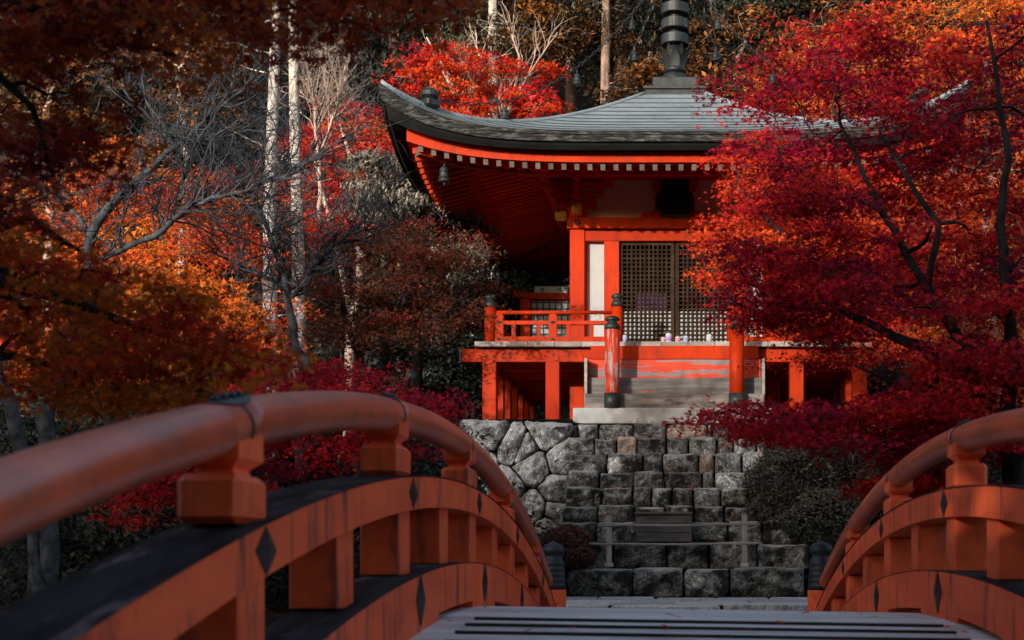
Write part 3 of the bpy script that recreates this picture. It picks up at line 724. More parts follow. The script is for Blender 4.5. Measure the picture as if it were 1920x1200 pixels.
# wing screens at the rear of the veranda, with white valance
for s in (-1, 1):
    ws = empty('wing_screen', (0, 0, 0)); ws.parent = hall; ws.location = T(s * 2.8, 2.1, 6.2) - wloc(hall)
    def wb(nm, u, z, dx, dz, dy, m='verm'): return MB().box(T(s * u, 2.1, z), (dx, dy, dz), bev=.0).build(nm, M[m], ws)
    wb('screen_post', 3.40, 7.15, .22, 1.9, .2)
    tb = MB(); sec = []
    for k in range(9):
        u = 2.05 + 1.62 * k / 8; zz = 8.17 + .07 * max(0, (k - 5) / 3) ** 2
        p = T(s * u, 2.1, zz); sec.append([(p.x, p.y - .12, zz - .07), (p.x, p.y + .12, zz - .07), (p.x, p.y + .12, zz + .07), (p.x, p.y - .12, zz + .07)])
    tb.sweep(sec).build('screen_top_beam', M['verm'], ws)
    for k in range(9): wb('lattice_bar', 2.16 + .14 * k, 7.15, .035, 1.85, .03, 'iron')
    for k in range(13): wb('lattice_bar', 2.72, 6.3 + .145 * k, 1.16, .035, .034, 'iron')
    wb('screen_backing', 2.72, 7.15, 1.16, 1.85, .008, 'white')
    wb('white_valance', 2.62, 8.33, 1.15, .15, .05, 'white')
    for u in (3.02, 2.62, 2.45, 2.2):
        p = T(s * u, 2.07, 8.33); cr_ = MB(); k = 5
        for i in range(k):
            a = 2 * math.pi * i / k; cx_, cz_ = p.x + .032 * math.cos(a), p.z + .032 * math.sin(a)
            ring = [(cx_ + .018 * math.cos(2 * math.pi * j / 6), p.y - .001, cz_ + .018 * math.sin(2 * math.pi * j / 6)) for j in range(6)]
            cr_.add(ring, [tuple(range(6))])
        cr_.build('flower_crest', M['iron'], ws)
# frieze and brackets
for v in (-1, 1): hb('frieze_panel', 0, v * (W - .02), 9.34, (3.7, .06, .84), 'frieze')
for u in (-1, 1): hb('frieze_panel', u * (W - .02), 0, 9.34, (.06, 3.7, .84), 'frieze')
for v in (-1, 1): hb('wall_plate', 0, v * W, 9.80, (4.9, .22, .22), 'verm_lifted')
for u in (-1, 1): hb('wall_plate', u * W, 0, 9.798, (.22, 4.7, .216), 'verm_lifted')
for v in (-1, 1):
    hb('outer_purlin', 0, v * (W + .62), 9.70, (6.2, .16, .18), 'verm_lifted')
    hb('outer_purlin', v * (W + .62), 0, 9.697, (.16, 6.1, .176), 'verm_lifted')
for su in (-1, 1):
    for sv in (-1, 1):
        u, v = su * W, sv * W; e_ = empty('bracket_cluster', (0, 0, 0)); e_.parent = hall; e_.location = T(u, v, 8.93) - wloc(hall)
        def bb(nm, du, dv, z, d, m='verm_lifted', bev=.01): MB().box(T(u + du, v + dv, z), d, bev=bev).build(nm, M[m], e_)
        bb('bearing_block', 0, 0, 9.02, (.34, .34, .19))
        for k, (L_, z) in enumerate(((.75, 9.18), (1.05, 9.40), (1.4, 9.60))):
            bb('bracket_arm', 0, 0, z, (L_, .13, .11)); bb('bracket_arm', 0, 0, z + .001, (.13, L_, .11))
            for q in (-1, 1):
                bb('small_block', q * (L_ / 2 - .09), 0, z + .10, (.17, .17, .09)); bb('small_block', 0, q * (L_ / 2 - .09), z + .10, (.17, .17, .09))
        bb('carved_nose', 0, sv * .30, 9.06, (.20, .28, .24), 'gold', .04); bb('carved_nose', su * .32, 0, 8.99, (.26, .17, .20), 'gold', .04)
# frog-leg strut and the hanging name board on the front
fl = MB(); base = T(0, -W - .08, 0)
pr = [(-.78, 0), (-.70, .10), (-.50, .13), (-.36, .26), (-.30, .44), (-.42, .52), (-.52, .62), (-.52, .74), (.52, .74), (.52, .62), (.42, .52), (.30, .44), (.36, .26), (.50, .13), (.70, .10), (.78, 0)]
fr = [(base.x + a * .9, base.y, 8.93 + b) for a, b in pr]; bk = [(q[0], q[1] + .07, q[2]) for q in fr]
fl.sweep([fr, bk]).build('frog_leg_strut', M['verm_lifted'], hall)
pq = empty('name_board', (0, 0, 0)); pq.parent = hall; pq.location = T(0, -W - .2, 9.25) - wloc(hall)
for (a, b_, wd, ht) in ((0, 0, .44, .62),):
    MB().box(T(0, -W - .22, 9.27), (wd, .06, ht), bev=.02).build('board', M['black'], pq)
    for q in (-1, 1):
        MB().box(T(q * .25, -W - .22, 9.27), (.07, .09, .72), bev=.02).build('frame_side', M['iron'], pq)
        MB().box(T(0, -W - .22, 9.27 + q * .33), (.56, .09, .07), bev=.02).build('frame_end', M['iron'], pq)
        MB().lathe(T(q * .32, -W - .22, 0), [(.01, 9.0), (.06, 9.05), (.08, 9.12), (.05, 9.2), (.07, 9.27), (.03, 9.36), (.005, 9.42)], n=10).build('carved_scroll', M['iron'], pq)

# roof
RE, RI = 5.17, .61
rr_ = [.61, 1.5, 2, 3, 4, 5.17]; zz_ = [11.86, 11.26, 10.93, 10.40, 9.98, 9.64]
def prof(r): return float(np.interp(r, rr_, zz_)) if False else float(PZ(r))
_cf = np.polyfit(rr_, zz_, 3)
def PZ(r): return np.polyval(_cf, r)
def roofz(r, s): return PZ(r) + .87 * (r / RE) ** 4 * abs(s) ** 5.3
SIDES = [lambda a, b: (a, -b), lambda a, b: (b, a), lambda a, b: (-a, b), lambda a, b: (-b, -a)]   # front, right, back, left
def side_pt(k, s, r, z): u, v = SIDES[k](s * r, r); return T(u, v, z)
ss = [math.sin(math.pi / 2 * t) * .35 + t * .65 for t in np.linspace(-1, 1, 49)]
roof = empty('roof', (0, 0, 0)); roof.parent = hall; roof.location = T(0, 0, 9.6) - wloc(hall)
NC = 17
for k in range(4):
    mb = MB(); rows_ = []
    for i in range(NC):
        ra = RI + (RE - RI) * i / NC; rb = RI + (RE - RI) * (i + 1) / NC
        rows_.append([side_pt(k, s, ra, roofz(ra, s) + .004) for s in ss])
        rows_.append([side_pt(k, s, rb, roofz(rb, s) + .024) for s in ss])
    mb.grid(rows_); ns_ = len(ss) - 1
    mb.m = [1 if (i // ns_) % 2 else 0 for i in range(len(mb.f))]     # butt of each course, painted dark for its shadow line
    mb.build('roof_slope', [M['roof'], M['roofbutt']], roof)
def edge_loop(k, items, m, nm):
    """items: list of (r, z at mid side, lift, power): one surface per side"""
    MB().grid([[side_pt(k, s, r, z + l * abs(s) ** p) for s in ss] for r, z, l, p in items]).build(nm, m, roof)
for k in range(4):
    edge_loop(k, [(RE + .01, 9.655, .87, 5.3), (RE + .01, 9.60, .83, 5.3), (RE - .015, 9.60, .83, 5.3), (RE - .015, 9.55, .79, 5.3), (RE - .005, 9.548, .79, 5.3), (RE - .02, 9.48, .74, 5.2)], M['fascia'], 'eave_edge')
    edge_loop(k, [(RE - .02, 9.48, .74, 5.2), (RE - .08, 9.478, .72, 5.2), (RE - .10, 9.43, .66, 5.0), (RE - .16, 9.37, .52, 4.8), (RE - .42, 9.41, .44, 4.6)], M['fascia_dark'], 'under_eave')
    edge_loop(k, [(RE - .40, 9.43, .44, 4.6), (RE - .40, 9.225, .38, 4.4), (RE - .50, 9.224, .38, 4.4), (RE - .50, 9.43, .42, 4.5)], M['verm'], 'eave_board')
# soffit and rafters
def rz_f(r): return float(np.interp(r, [3.3, 4.70], [9.56, 9.155]))       # flying rafters, centre line
def rz_b(r): return float(np.interp(r, [1.9, 4.0], [9.90, 9.37]))        # base rafters
def slift(t, r): return .36 * min(1, abs(t) / 4.66) ** 4 * max(0, (r - 2) / 2.66) ** 1.2
for k in range(4):
    for nm, fz, r0, r1 in (('soffit_board', rz_f, 3.35, 4.72), ('soffit_board', rz_b, 1.85, 4.0)):
        MB().grid([[side_pt(k, s, r, fz(r) + .058 + slift(s * r, r)) for s in ss] for r in np.linspace(r0, r1, 6)]).build(nm, M['verm_lifted'], roof)
    edge_loop(k, [(3.90, rz_b(3.9) + .05, .16, 4), (3.90, rz_b(3.9) + .16, .16, 4), (3.80, rz_b(3.9) + .16, .15, 4), (3.80, rz_b(3.9) + .05, .15, 4), (3.90, rz_b(3.9) + .05, .16, 4)], M['verm_lifted'], 'rafter_purlin')
sp = .2325
for k in range(4):
    join_f, join_b = MB(), MB()
    for i in range(-20, 21):
        t = (i + .5) * sp if i < 20 else None
        if t is None: continue
        for nm, fz, r0, r1, ww, hh, J in (('flying_rafter', rz_f, 3.3, 4.70, .085, .105, join_f), ('base_rafter', rz_b, 1.95, 3.98, .09, .11, join_b)):
            ra = max(r0, abs(t) + .02)
            if ra > r1 - .12: continue
            mid_ = (ra + r1) / 2
            def P3(r):
                u, v = SIDES[k](t, r); return T(u, v, fz(r) + slift(t, r))
            mb = J if k == 2 else MB()
            mb.beam(P3(ra), P3(mid_), ww, hh, 0); mb.beam(P3(mid_), P3(r1), ww, hh, 0, 1)
            if k != 2: mb.build(nm, [M['verm'] if nm[0] == 'f' else M['verm_lifted'], M['endwhite']], roof)
    if k == 2:
        tag(join_f.build('rear_flying_rafters', [M['verm'], M['endwhite']], roof), kind='stuff')
        tag(join_b.build('rear_base_rafters', [M['verm_lifted'], M['endwhite']], roof), kind='stuff')
for su in (-1, 1):
    for sv in (-1, 1):
        mb = MB(); P4 = [T(su * r, sv * r, rz_f(max(r, 3.3)) * (r >= 3.3) + (rz_b(r) if r < 3.3 else 0) - .02 + slift(r, r)) for r in (1.9, 3.2, 4.0, 4.60)]
        for a, b in zip(P4[:-1], P4[1:]): mb.beam(a, b, .17, .20, 0, 1)
        mb.build('corner_beam', [M['verm'], M['endwhite']], roof)
        # hip roll and its end ornament
        MB().tube([T(su * r, sv * r, roofz(r, 1) + .02) for r in np.linspace(.6, 5.15, 24)], .045, n=8).build('hip_ridge', M['roof'], roof, smooth=True)
        q = T(su * 4.42, sv * 4.42, roofz(4.42, 1)); orn = MB()
        orn.box((q.x, q.y, q.z + .08), (.30, .30, .14), rz=R(45), bev=.03)
        orn.lathe((q.x, q.y, q.z + .14), [(.13, 0), (.10, .03), (.16, .07), (.17, .14), (.12, .20), (.03, .235), (.002, .24)], n=14)
        orn.build('ridge_end_ornament', M['bronze'], roof)
# spire
spire = empty('spire', (0, 0, 0)); spire.parent = hall; spire.location = T(0, 0, 11.9) - wloc(hall)
for i, (hw, z0, z1) in enumerate(((.66, 11.83, 11.90), (.62, 11.90, 11.96), (.66, 11.96, 12.03))):
    MB().box(T(0, 0, (z0 + z1) / 2), (hw * 2, hw * 2, z1 - z0 - .004), bev=.008).build('stepped_base', M['iron'], spire)
MB().box(T(0, 0, 12.155), (.94, .94, .25), bev=.02).build('square_box', M['bronze'], spire)
MB().lathe(T(0, 0, 0), [(.31, 12.28), (.32, 12.32), (.30, 12.39), (.23, 12.47), (.12, 12.51)], n=24).build('bowl', M['bronze'], spire, smooth=True)
MB().lathe(T(0, 0, 0), [(.18, 12.49), (.24, 12.52), (.24, 12.58), (.18, 12.61)], n=24).build('ring_base', M['iron'], spire, smooth=True)
for tier, (r0, z0, n_, hh, off) in enumerate(((.21, 12.60, 8, .36, 0), (.19, 12.66, 8, .40, .39))):
    for k in range(n_):
        a = 2 * math.pi * k / n_ + off; rows_ = []
        for i in range(6):
            t = i / 5; rad = r0 + .17 * t ** 1.8; wv = .105 * math.sin(math.pi * (.25 + .72 * t)) + .005; z = z0 + hh * t - .06 * max(0, t - .8) * 5 * .3
            rows_.append([T(math.cos(a) * rad - math.sin(a) * q * wv, math.sin(a) * rad + math.cos(a) * q * wv, z - abs(q) * .012) for q in (-1, -.5, 0, .5, 1)])
        MB().grid(rows_).build('lotus_petal', M['bronze'], spire, smooth=True)
MB().lathe(T(0, 0, 0), [(.14, 12.4), (.13, 16.2)], n=16).build('shaft', M['iron'], spire, smooth=True)
for k in range(9):
    z = 13.10 + k * .325
    MB().lathe(T(0, 0, 0), [(.15, z - .02), (.28, z - .01), (.295, z), (.295, z + .19), (.28, z + .20), (.16, z + .21)], n=28).build('spire_ring', M['bronze'], spire, smooth=False)
MB().lathe(T(0, 0, 0), [(.05, 16.2), (.17, 16.3), (.2, 16.45), (.1, 16.6), (.02, 16.75)], n=16).build('jewel', M['bronze'], spire, smooth=True)

# bells and chains
def bell(p, s, label, group, hang=.08):
    """p: hook point; the bell hangs below it"""
    e_ = empty('wind_bell', p, label, 'bell', group)
    MB().tube([p, (p[0], p[1], p[2] - hang)], .008 * s, n=5).build('hook', M['iron'], e_)
    z = p[2] - hang - .30 * s
    MB().lathe((p[0], p[1], 0), [(.112 * s, z), (.118 * s, z + .02 * s), (.100 * s, z + .045 * s), (.088 * s, z + .12 * s), (.084 * s, z + .20 * s), (.078 * s, z + .24 * s), (.05 * s, z + .275 * s), (.02 * s, z + .295 * s), (.012 * s, z + .30 * s)], n=14).build('bell_body', M['bronze'], e_, smooth=True)
    for q in (.06, .17): MB().lathe((p[0], p[1], 0), [(.098 * s, z + q * s), (.103 * s, z + (q + .01) * s), (.096 * s, z + (q + .02) * s)], n=14).build('band', M['iron'], e_)
    MB().tube([(p[0], p[1], z + .1 * s), (p[0], p[1], z - .05 * s)], .007 * s, n=5).build('clapper', M['iron'], e_)
bell(at(833, 302, 25.1), 1.0, 'dark bronze bell under the left front corner of the roof', 'bells under the roof corners')
bell(at(1697, 274, 25.1), 1.0, 'dark bronze bell under the right front corner of the roof, among red leaves', 'bells under the roof corners')
lk = MB(); ring_ = []
for a in range(10):
    t = 2 * math.pi * a / 10; cxx, czz = .030 * math.cos(t), .075 * math.sin(t)
    lk_n = Vector((math.cos(t), 0, math.sin(t)))
    ring_.append([(cxx + lk_n.x * .010 * math.cos(b), .010 * math.sin(b), czz + lk_n.z * .010 * math.cos(b)) for b in (0, 2.1, 4.2)])
ring_.append(ring_[0]); lk.sweep(ring_, cap=False)
link_o = lk.build('chain_link', M['bronze']); link_me = link_o.data; bpy.data.objects.remove(link_o)
names_c = {(-1, -1): ('long chain from the spire down to the left front roof corner', 'front-left'), (1, -1): ('long chain from the spire down to the right front roof corner', 'fr'), (-1, 1): ('chain from the spire going down behind the roof on the left', 'bl'), (1, 1): ('chain from the spire going down behind the roof on the right', 'br')}
blab = {(-1, -1): ['small bell on the left front chain, nearest the spire', 'small bell half way down the left front chain', 'small bell low on the left front chain, before the red maple'],
        (1, -1): ['small bell on the right front chain, nearest the spire', 'small bell half way down the right front chain', 'small bell low on the right front chain, behind the crimson leaves'],
        (-1, 1): ['small bell high on the rear left chain'], (1, 1): ['small bell high on the rear right chain']}
for key, (lab, _) in names_c.items():
    su, sv = key; A = T(su * .16, sv * .16, 14.75); B_ = T(su * 4.4, sv * 4.4, roofz(4.4, 1) + .2)
    ce = empty('hanging_chain', A, lab, 'chain', 'chains from the spire to the roof corners')
    def cp(t): return A.lerp(B_, t) - Vector((0, 0, 4 * 1.05 * t * (1 - t)))
    Lc = sum((cp(i / 60) - cp((i + 1) / 60)).length for i in range(60)); nl = int(Lc / .118); t = 0; i = 0
    while t < 1 and i < 90:
        p = cp(t); d = (cp(min(1, t + .01)) - cp(t - .0)).normalized() if t < .99 else d
        o = link_mesh('chain_link', link_me, ce, p - A)
        q_ = d.to_track_quat('Z', 'Y'); o.rotation_mode = 'QUATERNION'; o.rotation_quaternion = q_ @ Matrix.Rotation((i % 2) * math.pi / 2, 3, 'Z').to_quaternion()
        sp_ = (cp(min(1, t + .01)) - p).length / .01 if t < .99 else Lc
        t += .118 / sp_; i += 1
    for lb_, tb in zip(blab[key], (.17, .42, .72)): bell(cp(tb) - Vector((0, 0, .05)), .75, lb_, 'small bells on the roof chains', hang=.07)

# offerings on the veranda edge
def jar(px, h, c, label, r=.05):
    X = at(px, 0, 25.85).x; e_ = empty('sake_jar', (X, 25.85, 6.207), label, 'jar', 'small offering jars on the veranda edge')
    z = 6.208
    MB().lathe((X, 25.85, 0), [(r * .9, z), (r, z + .01), (r, z + h * .72), (r * .8, z + h * .84), (r * .78, z + h * .86)], n=14).build('glass_body', M['white'], e_, smooth=True)
    MB().lathe((X, 25.85, 0), [(r * 1.03, z + h * .14), (r * 1.03, z + h * .62)], n=14).build('paper_label', c, e_, smooth=True)
    MB().lathe((X, 25.85, 0), [(r * .82, z + h * .86), (r * .82, z + h), (r * .7, z + h * 1.02)], n=14).build('lid', M['endwhite'], e_, smooth=True)
cr_ = mat('red_label', (.5, .02, .02), (.6, .3, .3), 25, bump=0); cb_ = mat('blue_label', (.03, .07, .35), (.5, .5, .6), 25, bump=0); cp_ = mat('violet_label', (.05, .07, .3), (.5, .25, .5), 22, bump=0)
jar(1172, .15, cb_, 'small pale jar beside the peeling stair newel', .045)
jar(1244, .10, cr_, 'lowest red-labelled jar left of the tall jar')
jar(1254, .19, cp_, 'tallest blue and violet jar on the veranda edge', .062)
jar(1271, .12, cr_, 'red-labelled jar just right of the door middle')
jar(1286, .13, cb_, 'short blue-labelled jar right of the door middle')
jar(1330, .17, M['white'], 'plain white jar standing alone to the right', .055)

# ------------------------------------------------------------------ barrier, box and shrub on the steps
fen = empty('bamboo_barrier', at(1270, 1062, 21.3), 'low barrier of two grey wooden posts and two thin bamboo rails across the steps', 'barrier')
YF = 21.2
for px, top in ((1142, 969), (1396, 967)):
    p = at(px, 0, YF); zt = zpx(top, YF); zb = zpx(1062, YF)
    pf = MB().box((p.x, YF, (zt + zb) / 2), (.082, .082, zt - zb - .02), bev=.006).build('post', M['postwood'], fen)
    MB().lathe((p.x, YF, 0), [(.045, zt - .01), (.045, zt + .008), (.02, zt + .022), (.002, zt + .026)], n=4).build('post_cap', M['postwood'], pf)
    MB().box((p.x, YF, zb + .02), (.135, .13, .06), bev=.01).build('base_stone', M['granite'], fen)
for (xa, ya, xb, yb) in ((1120, 986, 1420, 983), (1098, 1021, 1430, 1019)):
    A = at(xa, ya, YF - .045); B_ = at(xb, yb, YF - .045); rl = MB()
    rl.tube([A.lerp(B_, t) + Vector((0, 0, .006 * math.sin(9 * t))) for t in np.linspace(0, 1, 14)], .017, n=8); r_o = rl.build('bamboo_rail', M['bamboo'], fen, smooth=True)
    for t in (.06, .25, .42, .6, .78, .93):
        p = A.lerp(B_, t); q = A.lerp(B_, t + .003); MB().tube([p, q], .021, n=8).build('bamboo_node', M['postwood'], r_o)
YB = 21.5
bxo = empty('offering_box', at(1245, 1015, YB), 'weathered wooden offering box behind the bamboo barrier on the steps', 'wooden box')
xl, xr = at(1193, 0, YB).x, at(1296, 0, YB).x; zt, zb = zpx(964, YB), zpx(1016, YB)
for k in range(3):
    h0 = zb + (zt - zb) * k / 3; MB().box(((xl + xr) / 2, YB, (h0 + h0 + (zt - zb) / 3) / 2), (xr - xl, .03, (zt - zb) / 3 - .006), bev=.004).build('front_board', M['oldwood'], bxo)
MB().box(((xl + xr) / 2, YB + .38, (zt + zb) / 2), (xr - xl, .03, zt - zb)).build('rear_board', M['oldwood'], bxo)
for x in (xl + .01, xr - .01): MB().box((x, YB + .19, (zt + zb) / 2), (.03, .42, zt - zb + .01), bev=.004).build('side_board', M['oldwood'], bxo)
MB().box(((xl + xr) / 2, YB - .02, zt + .015), (xr - xl + .05, .09, .04), bev=.008).build('rim', M['oldwood'], bxo)
for k in range(6): MB().box((xl + .08 + k * .14, YB + .19, zt - .02), (.05, .36, .03)).build('slat', M['oldwood'], bxo)
cup = empty('small_cup', at(1286, 962, YB), 'tiny white cup on the rim of the wooden box', 'cup')
pc = at(1286, 963, YB - .02); MB().lathe((pc.x, YB - .02, zt + .036), [(.022, 0), (.034, .035), (.030, .035), (.018, .006)], n=12).build('cup_body', M['white'], cup, smooth=True)

# ------------------------------------------------------------------ foliage
def tmpl(kind):
    if kind == 'maple':        # five pointed lobes, lightly folded
        V, F = [], []
        for k, (a, l) in enumerate(((90, 1.0), (38, .92), (142, .92), (-8, .62), (188, .62))):
            a = R(a); b = len(V)
            V += [(0, -.12, 0), (.40 * l * math.cos(a - .38), .40 * l * math.sin(a - .38), .03), (l * math.cos(a), l * math.sin(a), -.10 * l), (.40 * l * math.cos(a + .38), .40 * l * math.sin(a + .38), .03)]
            F += [(b, b + 1, b + 2), (b, b + 2, b + 3)]
        return np.array(V), np.array(F)
    if kind == 'star':         # five narrow triangles
        V, F = [], []
        for a, l in ((90, 1.0), (35, .9), (145, .9), (-20, .6), (200, .6)):
            a = R(a); b = len(V)
            V += [(.16 * math.cos(a - 1.6), .16 * math.sin(a - 1.6), 0), (l * math.cos(a), l * math.sin(a), -.08), (.16 * math.cos(a + 1.6), .16 * math.sin(a + 1.6), 0)]
            F += [(b, b + 1, b + 2)]
        return np.array(V), np.array(F)
    if kind == 'tri3':
        V, F = [], []
        for a, l in ((90, 1.0), (-20, .85), (205, .85)):
            a = R(a); b = len(V)
            V += [(.22 * math.cos(a - 1.6), .22 * math.sin(a - 1.6), 0), (l * math.cos(a), l * math.sin(a), -.1), (.22 * math.cos(a + 1.6), .22 * math.sin(a + 1.6), 0)]
            F += [(b, b + 1, b + 2)]
        return np.array(V), np.array(F)
    if kind == 'blade':        # narrow pointed leaf
        return np.array([(0, -1, 0), (.26, 0, .08), (0, 1, -.05), (-.26, 0, .08)]), np.array([(0, 1, 2), (0, 2, 3)])
    if kind == 'oval':
        return np.array([(0, -1, 0), (.5, -.1, .1), (0, 1, 0), (-.5, -.1, .1)]), np.array([(0, 1, 2), (0, 2, 3)])
TM = {k: tmpl(k) for k in ('maple', 'star', 'tri3', 'blade', 'oval')}

def leaves(name, C, hue, size, kind, m, parent, rng, tilt=.8, droop=0.0, face=0.0, svar=.3):
    """one mesh of leaves at points C (n,3); tilt spreads the leaf normals away from up, face turns them to the viewer side"""
    n = len(C); V0, F0 = TM[kind]; nv, nf = len(V0), len(F0)
    nrm = rng.normal(0, tilt, (n, 3)); nrm[:, 2] += 1.0; nrm[:, 1] -= face
    nrm /= np.linalg.norm(nrm, axis=1)[:, None]
    a = rng.normal(0, 1, (n, 3)); a[:, 2] -= droop * 3
    t = a - nrm * (a * nrm).sum(1)[:, None]; t /= np.linalg.norm(t, axis=1)[:, None] + 1e-9   # leaf axis
    b = np.cross(nrm, t)
    s = size * (1 + rng.uniform(-svar, svar, n))
    V = C[:, None, :] + s[:, None, None] * (V0[None, :, 0, None] * b[:, None, :] + V0[None, :, 1, None] * t[:, None, :] + V0[None, :, 2, None] * nrm[:, None, :])
    V = V - np.array(wloc(parent))[None, None, :] if parent else V
    F = (F0[None] + (np.arange(n) * nv)[:, None, None]).reshape(-1)
    me = bpy.data.meshes.new(name)
    me.vertices.add(n * nv); me.vertices.foreach_set('co', V.reshape(-1).astype(np.float32))
    me.loops.add(n * nf * 3); me.loops.foreach_set('vertex_index', F.astype(np.int32))
    me.polygons.add(n * nf); me.polygons.foreach_set('loop_start', (np.arange(n * nf) * 3).astype(np.int32))
    try: me.polygons.foreach_set('loop_total', np.full(n * nf, 3, np.int32))
    except Exception: pass
    for nm, val in (('rnd', rng.uniform(0, 1, n)), ('hue', np.clip(hue, 0, 1))):
        at_ = me.attributes.new(nm, 'FLOAT', 'FACE'); at_.data.foreach_set('value', np.repeat(val, nf).astype(np.float32))
    me.materials.append(m); me.update(calc_edges=True)
    return link_mesh(name, me, parent)

def in_poly(p, poly):
    x, y = p; c = False
    for i in range(len(poly)):
        x1, y1 = poly[i]; x2, y2 = poly[i - 1]
        if (y1 > y) != (y2 > y) and x < (x2 - x1) * (y - y1) / (y2 - y1) + x1: c = not c
    return c
def pads_from(poly, n, Y0, Y1, rx, rz, rng, ry=None, mind=.5, holes=()):
    """flattened leaf pads whose centres fill an outline seen from the bridge, spread in depth"""
    xs_ = [p[0] for p in poly]; ys_ = [p[1] for p in poly]; out = []; px_ = []; tries = 0
    while len(out) < n and tries < n * 60:
        tries += 1; x, y = rng.uniform(min(xs_), max(xs_)), rng.uniform(min(ys_), max(ys_))
        if not in_poly((x, y), poly) or any(in_poly((x, y), h) for h in holes): continue
        if any(abs(x - a) < mind * 40 and abs(y - b) < mind * 22 for a, b in px_[-400:]) and tries < n * 30: continue
        Y = rng.uniform(Y0, Y1); p = at(x, y, Y); k = rng.uniform(.7, 1.3); px_.append((x, y))
        out.append((p.x, p.y, p.z, rx * k, (ry or rx) * k, rz * k))
    return out
def pad_points(pads, per, spr, rng, spray_r=.42, flat=.12):
    """leaf positions: each pad is a few sprays, each spray a drooping flat disc"""
    P, H, S = [], [], []
    for (x, y, z, rx, ry, rz) in pads:
        h0 = rng.uniform(.1, .9)
        ns = max(2, int(spr))
        d = rng.normal(0, .48, (ns, 3)); d = np.clip(d, -1.1, 1.1)
        sc = np.array([x, y, z]) + d * np.array([rx, ry, rz])
        for c in sc:
            S.append(c); k = int(per * rng.uniform(.6, 1.4)); rr = spray_r * rng.uniform(.7, 1.2)
            a = rng.uniform(0, 2 * math.pi, k); r_ = rr * np.sqrt(rng.uniform(0, 1, k)); st = rng.uniform(.6, 1.3)
            q = np.stack([c[0] + r_ * np.cos(a) * st, c[1] + r_ * np.sin(a), c[2] - .35 * r_ ** 2 / rr + rng.normal(0, flat * rr, k)], -1)
            P.append(q); H.append(np.full(k, h0) + rng.normal(0, .16) + rng.normal(0, .10, k))
    return np.concatenate(P), np.concatenate(H), np.array(S)

def limb(mb, a, b, ra, rb, rng, n=5, wob=.08, sides=5, sag=.0):
    a, b = np.array(a, float), np.array(b, float); L_ = np.linalg.norm(b - a); pts = []
    off = rng.normal(0, wob * L_, 3); off2 = rng.normal(0, wob * .6 * L_, 3)
    for i in range(n + 1):
        t = i / n; p = a + (b - a) * t + off * math.sin(math.pi * t) + off2 * math.sin(2 * math.pi * t); p[2] += sag * L_ * math.sin(math.pi * t)
        pts.append(p)
    mb.tube(pts, [ra + (rb - ra) * i / n for i in range(n + 1)], n=sides, cap=False)
    return pts
def skeleton(mb, trunks, pads, S, rng, r_end=.035, twig=.007, sides=6, up=.06):
    """trunks: lists of (point, radius); every pad is joined to the nearest limb, every spray to its pad"""
    N_, Rn = [], []
    for tr in trunks:
        pts = [np.array(p[0], float) for p in tr]; rad = [p[1] for p in tr]; fine, fr_ = [], []
        for i in range(len(pts) - 1):
            for k in range(3):
                t = k / 3; fine.append(pts[i] * (1 - t) + pts[i + 1] * t + rng.normal(0, rad[i] * .25, 3)); fr_.append(rad[i] * (1 - t) + rad[i + 1] * t)
        fine.append(pts[-1]); fr_.append(rad[-1]); mb.tube(fine, fr_, n=9)
        N_ += fine; Rn += fr_
    N_ = list(N_); Rn = list(Rn)
    cs = [np.array(p[:3]) for p in pads]
    base = np.array(N_); order = sorted(range(len(cs)), key=lambda i: np.min(np.linalg.norm(base - cs[i], axis=1)))
    for i in order:
        A = np.array(N_); d = np.linalg.norm(A - cs[i], axis=1) + np.maximum(0, A[:, 2] - cs[i][2]) * 1.2
        j = int(np.argmin(d)); r0 = min(Rn[j] * .7, .012 + .020 * d[j] + r_end * .4)
        pts = limb(mb, A[j], cs[i], r0, max(twig * 1.4, r0 * .45), rng, n=4, wob=.07, sides=sides - 1, sag=up)
        for k in (2, 3, 4): N_.append(pts[k]); Rn.append(r0 * (1 - .55 * k / 4))
    A = np.array(N_)
    for s in S:
        d = np.linalg.norm(A - s, axis=1); j = int(np.argmin(d))
        if d[j] > .08: limb(mb, A[j], s, twig * 1.1, twig * .5, rng, n=2, wob=.09, sides=3)

def make_tree(name, label, cat, trunks, pads, leafspec, bark, seed, group=None, base=None, skel=True, twig=.007, crown='crown'):
    """leafspec: dict(per, spr, size, kind, mat, tilt, face, spray_r, droop, flat)"""
    rng = np.random.default_rng(seed); L_ = dict(per=40, spr=6, size=.05, kind='star', tilt=.8, face=.3, spray_r=.42, droop=0, flat=.12, svar=.3); L_.update(leafspec)
    b = base if base is not None else trunks[0][0][0]
    root = empty(name, b, label, cat, group)
    P, H, S = pad_points(pads, L_['per'], L_['spr'], rng, L_['spray_r'], L_['flat'])
    leaves(crown, P, H, L_['size'], L_['kind'], L_['mat'], root, rng, L_['tilt'], L_['droop'], L_['face'], L_['svar'])
    mb = MB()
    if skel: skeleton(mb, trunks, pads, S, rng, twig=twig)
    else:
        for tr in trunks: mb.tube([p[0] for p in tr], [p[1] for p in tr], n=9)
    me_name = 'trunk'
    mb.build(me_name, bark, root, smooth=True)
    return root
def tr(*pts): return [(at(x, y, Y), r_) for x, y, Y, r_ in pts]

